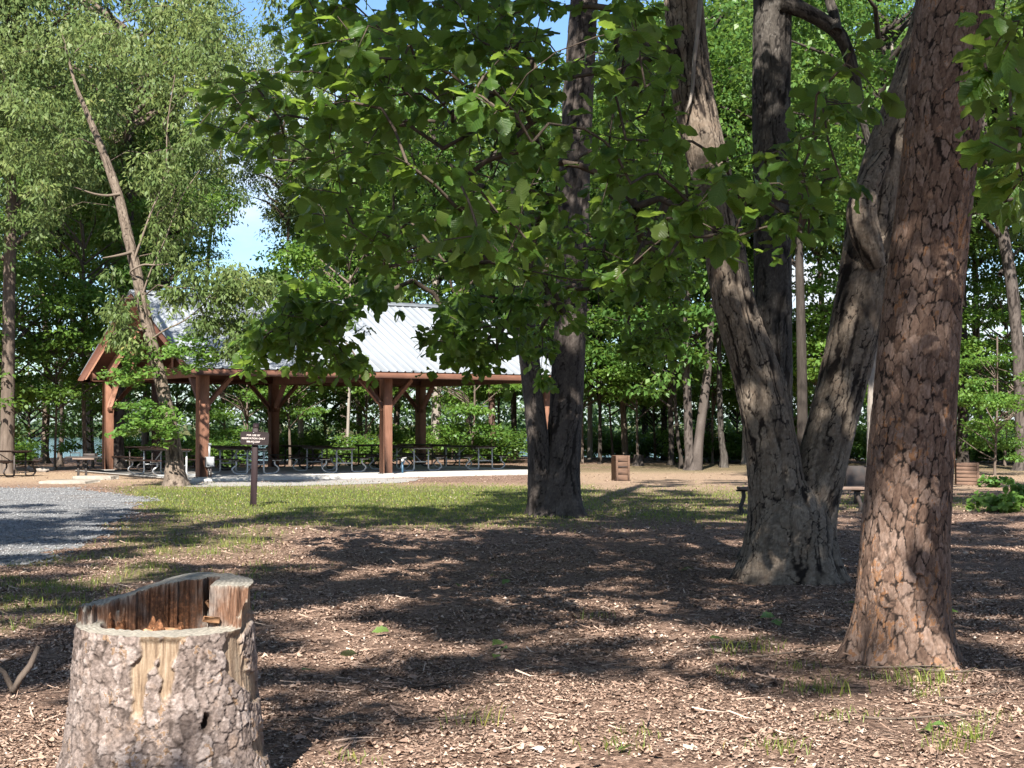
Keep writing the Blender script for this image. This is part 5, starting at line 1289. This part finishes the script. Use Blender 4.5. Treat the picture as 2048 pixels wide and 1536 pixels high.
# ------------------------------------------------------------------ sunlit leafy plants at the right edge
def plant(px, py, r, n, hgt, label):
    g = ground(px, py); t = thing('leafy_plant', (g[0], g[1], 0), label, 'plant')
    c_ = np.stack([rng.normal(0, r * .5, n), rng.normal(0, r * .35, n), rng.uniform(.25, 1, n) * hgt], 1)
    V, F_, a = cloud(c_, .11, 12, (.09, .15), .36, .35, .4, tmpl=[oak_template(.2, .2, 5, .36), oak_template(.35, .3, 5, .4)])
    mk('leaves', V, F_, M['spray_leaf'], t, attrs=a)
    A = np.stack([c_[:, 0] * .25, c_[:, 1] * .25, 0 * c_[:, 2] - .02], 1); V, F_ = tubes(A, c_, np.full(n, .007), np.full(n, .003), 4); mk('stems', V, F_, M['twig'], t)
plant(2010, 1024, .46, 34, .30, 'broad-leaved bright green plant clump low at the right edge')
plant(2052, 1010, .3, 22, .42, 'bright leafy sprig cut by the right edge of the picture')
plant(1986, 975, .35, 16, .30, 'small pale leafy seedling in front of the squat plank box')

# ------------------------------------------------------------------ fresh fallen leaves, sticks
k = NT('fresh_fallen_leaf'); M['fresh'] = leaf_mat('fallen_green_leaf', [(0, (.07, .13, .035)), (1, (.16, .22, .06))], (.2, .3, .05), .25, .4, (.17, .20, .11), True)
FL = [(716, 1312, .13, 'curled green leaf standing on the lit litter below the middle'), (632, 1345, .12, 'pale green lobed leaf right of the stump'), (742, 1268, .14, 'dull green leaf lying flat above the curled one'), (985, 1300, .14, 'largest green leaf of the sprig in the middle litter'), (1015, 1306, .10, 'smaller green leaf of the sprig in the middle litter'), (995, 1318, .10, 'pale leaf at the foot of the sprig in the middle litter'), (920, 1176, .13, 'dark green leaf far out in the shade'), (1018, 1164, .13, 'long dark green leaf in the shade before the forked oak'),
      (1520, 1246, .16, 'pale grey-green leaf left of the pine'), (1545, 1252, .14, 'second grey-green leaf touching the one left of the pine'), (1690, 1212, .13, 'green leaf tucked at the left of the pine trunk'), (1916, 1232, .12, 'green leaf lying right of the pine trunk'), (1415, 1290, .13, 'pale leaf at the left of the grass tufts'), (1385, 1142, .14, 'dark leaf in the shade left of the forked oak'), (1895, 1462, .11, 'crumpled green leaf on the sunlit ground at the lower right'), (1862, 1472, .13, 'pale leaf beside the crumpled one at the lower right'), (1268, 1505, .1, 'small green leaf at the bottom of the sunlit litter'), (1860, 1010 + 320, .08, 'tiny leaf at the front of the pine roots')]
for px, py, s_, lab in FL:
    g = ground(px, py); g[2] = gz(g[0], g[1]); a0 = rng.uniform(0, 6.28)
    t_ = oak_template(rng.uniform(.1, .5), rng.uniform(.2, .6), 8, .3)
    V, F_, a = inst([t_], np.array([[0, 0, .03]]), np.array([[math.cos(a0), math.sin(a0), rng.uniform(.05, .35)]]), np.array([[rng.normal(0, .5), rng.normal(-.3, .5), 1.0]]), np.array([s_]), np.array([rng.uniform(.1, .9)]))
    o = mk('fallen_leaf', V, F_, M['fresh'], attrs=a); o.location = g; tag(o, lab, 'leaf', 'fresh green leaves fallen on the litter')
ST = [(1640, 1305, .34, .3, 'pale forked stick left of the pine roots'), (1700, 1296, .4, .05, 'straight pale stick pointing at the pine roots'), (1800, 1345, .55, -.1, 'thin grey stick before the pine base'), (1960, 1352, .9, -.15, 'long grey root-like stick right of the pine base'), (1560, 1322, .5, .25, 'curved pale stick among the grass tufts'), (1850, 1440, .7, .1, 'pale straight stick on the sunlit lower right ground'), (1700, 1385, .25, -.6, 'short stick end near the grass tuft'), (850, 1450, .8, .05, 'long thin stick in the shade of the bottom middle'), (640, 1446, .5, -.1, 'thin stick right of the stump base'), (850, 1376, .45, .2, 'grey lichen-spotted stick in the middle litter'), (1010, 1366, .3, -.5, 'small dark stick end in the middle litter'), (1960, 1400, .5, .2, 'grey stick at the right edge of the sunlit ground')]
for px, py, L, a0, lab in ST:
    g = ground(px, py); n = 9; t = np.linspace(-.5, .5, n) * L; w = np.cumsum(rng.normal(0, .012, n)) * L * 1.5
    m = MB().tube(np.stack([t, w, .012 + .01 * np.sin(t * 9)], 1), np.linspace(.008, .003, n) * (.7 + .4 * L), 6)
    if L > .33: m.tube(np.stack([t[5] + np.linspace(0, .25, 4) * L, w[5] + np.linspace(0, .12, 4) * L, np.linspace(.012, .04, 4)], 1), [.006, .005, .004, .003], 5)
    o = m.build('stick', M['lean_bark' if L < .5 else 'bark_mid'], None, True); o.location = (g[0], g[1], float(gz(g[0], g[1])) + .01); o.rotation_euler = (0, 0, a0); tag(o, lab, 'stick', 'dead sticks on the ground')
g = ground(20, 1390); pts = np.array([(0, 0, .02), (.04, .0, .10), (.09, .03, .17), (.13, .05, .28)]) ; 
m = MB().tube(pts + [.02, 0, 0], [.022, .02, .02, .014], 8).tube(np.array([(.02, 0, .02), (-.05, .05, .12), (-.14, .06, .20)]), [.02, .016, .01], 7)
o = m.build('dead_branch', M['bark_mid'], None, True); o.location = (g[0], g[1], 0); tag(o, 'bent dead branch standing left of the stump', 'branch')

# ------------------------------------------------------------------ sky, sun, camera
w = bpy.data.worlds.new('World'); SC.world = w; w.use_nodes = True; nt = w.node_tree; nt.nodes.clear()
sky = nt.nodes.new('ShaderNodeTexSky'); sky.sky_type = 'NISHITA'; sky.sun_disc = False
sky.sun_elevation = SUN_EL; sky.sun_rotation = math.pi + SUN_AZ      # the sun stands behind the camera, a little to the left
sky.air_density = 1.0; sky.dust_density = .6; sky.ozone_density = 1.5
tc = nt.nodes.new('ShaderNodeTexCoord'); mp = nt.nodes.new('ShaderNodeMapping'); mp.inputs['Scale'].default_value = (1.6, 1.6, 4.0); mp.inputs['Location'].default_value = (.35, .2, .1)
nt.links.new(tc.outputs['Generated'], mp.inputs['Vector'])
nz = nt.nodes.new('ShaderNodeTexNoise'); nz.inputs['Scale'].default_value = 1.7; nz.inputs['Detail'].default_value = 7; nz.inputs['Roughness'].default_value = .58; nt.links.new(mp.outputs[0], nz.inputs['Vector'])
rp = nt.nodes.new('ShaderNodeValToRGB'); rp.color_ramp.elements[0].position = .50; rp.color_ramp.elements[1].position = .66; nt.links.new(nz.outputs['Fac'], rp.inputs[0])
mx = nt.nodes.new('ShaderNodeMix'); mx.data_type = 'RGBA'; nt.links.new(rp.outputs[0], mx.inputs[0]); tn = nt.nodes.new('ShaderNodeMix'); tn.data_type = 'RGBA'; tn.blend_type = 'MULTIPLY'; tn.inputs[0].default_value = 1; nt.links.new(sky.outputs[0], tn.inputs[6]); tn.inputs[7].default_value = (.74, .90, 1.08, 1)
nt.links.new(tn.outputs[2], mx.inputs[6]); mx.inputs[7].default_value = (5.6, 5.9, 6.3, 1)
bg = nt.nodes.new('ShaderNodeBackground'); bg.inputs['Strength'].default_value = .062; nt.links.new(mx.outputs[2], bg.inputs['Color'])
wo = nt.nodes.new('ShaderNodeOutputWorld'); nt.links.new(bg.outputs[0], wo.inputs[0])
sl_ = bpy.data.lights.new('sun', 'SUN'); sl_.energy = 5.0; sl_.angle = math.radians(.53); sl_.color = (1, .95, .87)
so = bpy.data.objects.new('sun', sl_); COL.objects.link(so)
dv = Vector((math.sin(SUN_AZ) * math.cos(SUN_EL), math.cos(SUN_AZ) * math.cos(SUN_EL), -math.sin(SUN_EL)))
so.rotation_euler = dv.to_track_quat('-Z', 'Y').to_euler(); so.location = (0, -20, 40)
cd = bpy.data.cameras.new('camera'); cd.sensor_width = 36; cd.lens = 36 * F_PX / 2048; cd.clip_end = 3000; cd.clip_start = .1
co = bpy.data.objects.new('camera', cd); COL.objects.link(co); co.location = (0, 0, CAMH); co.rotation_euler = (math.pi / 2 + PITCH, 0, 0)
SC.camera = co
SC.render.engine = 'CYCLES'; SC.cycles.max_bounces = 7; SC.cycles.diffuse_bounces = 4; SC.cycles.glossy_bounces = 2; SC.cycles.transmission_bounces = 4; SC.cycles.transparent_max_bounces = 4
SC.cycles.caustics_reflective = False; SC.cycles.caustics_refractive = False; SC.cycles.sample_clamp_indirect = 6
SC.cycles.use_adaptive_sampling = True; SC.cycles.adaptive_threshold = .015
SC.view_settings.view_transform = 'Standard'; SC.view_settings.look = 'None'; SC.view_settings.exposure = 1.7; SC.view_settings.gamma = 1
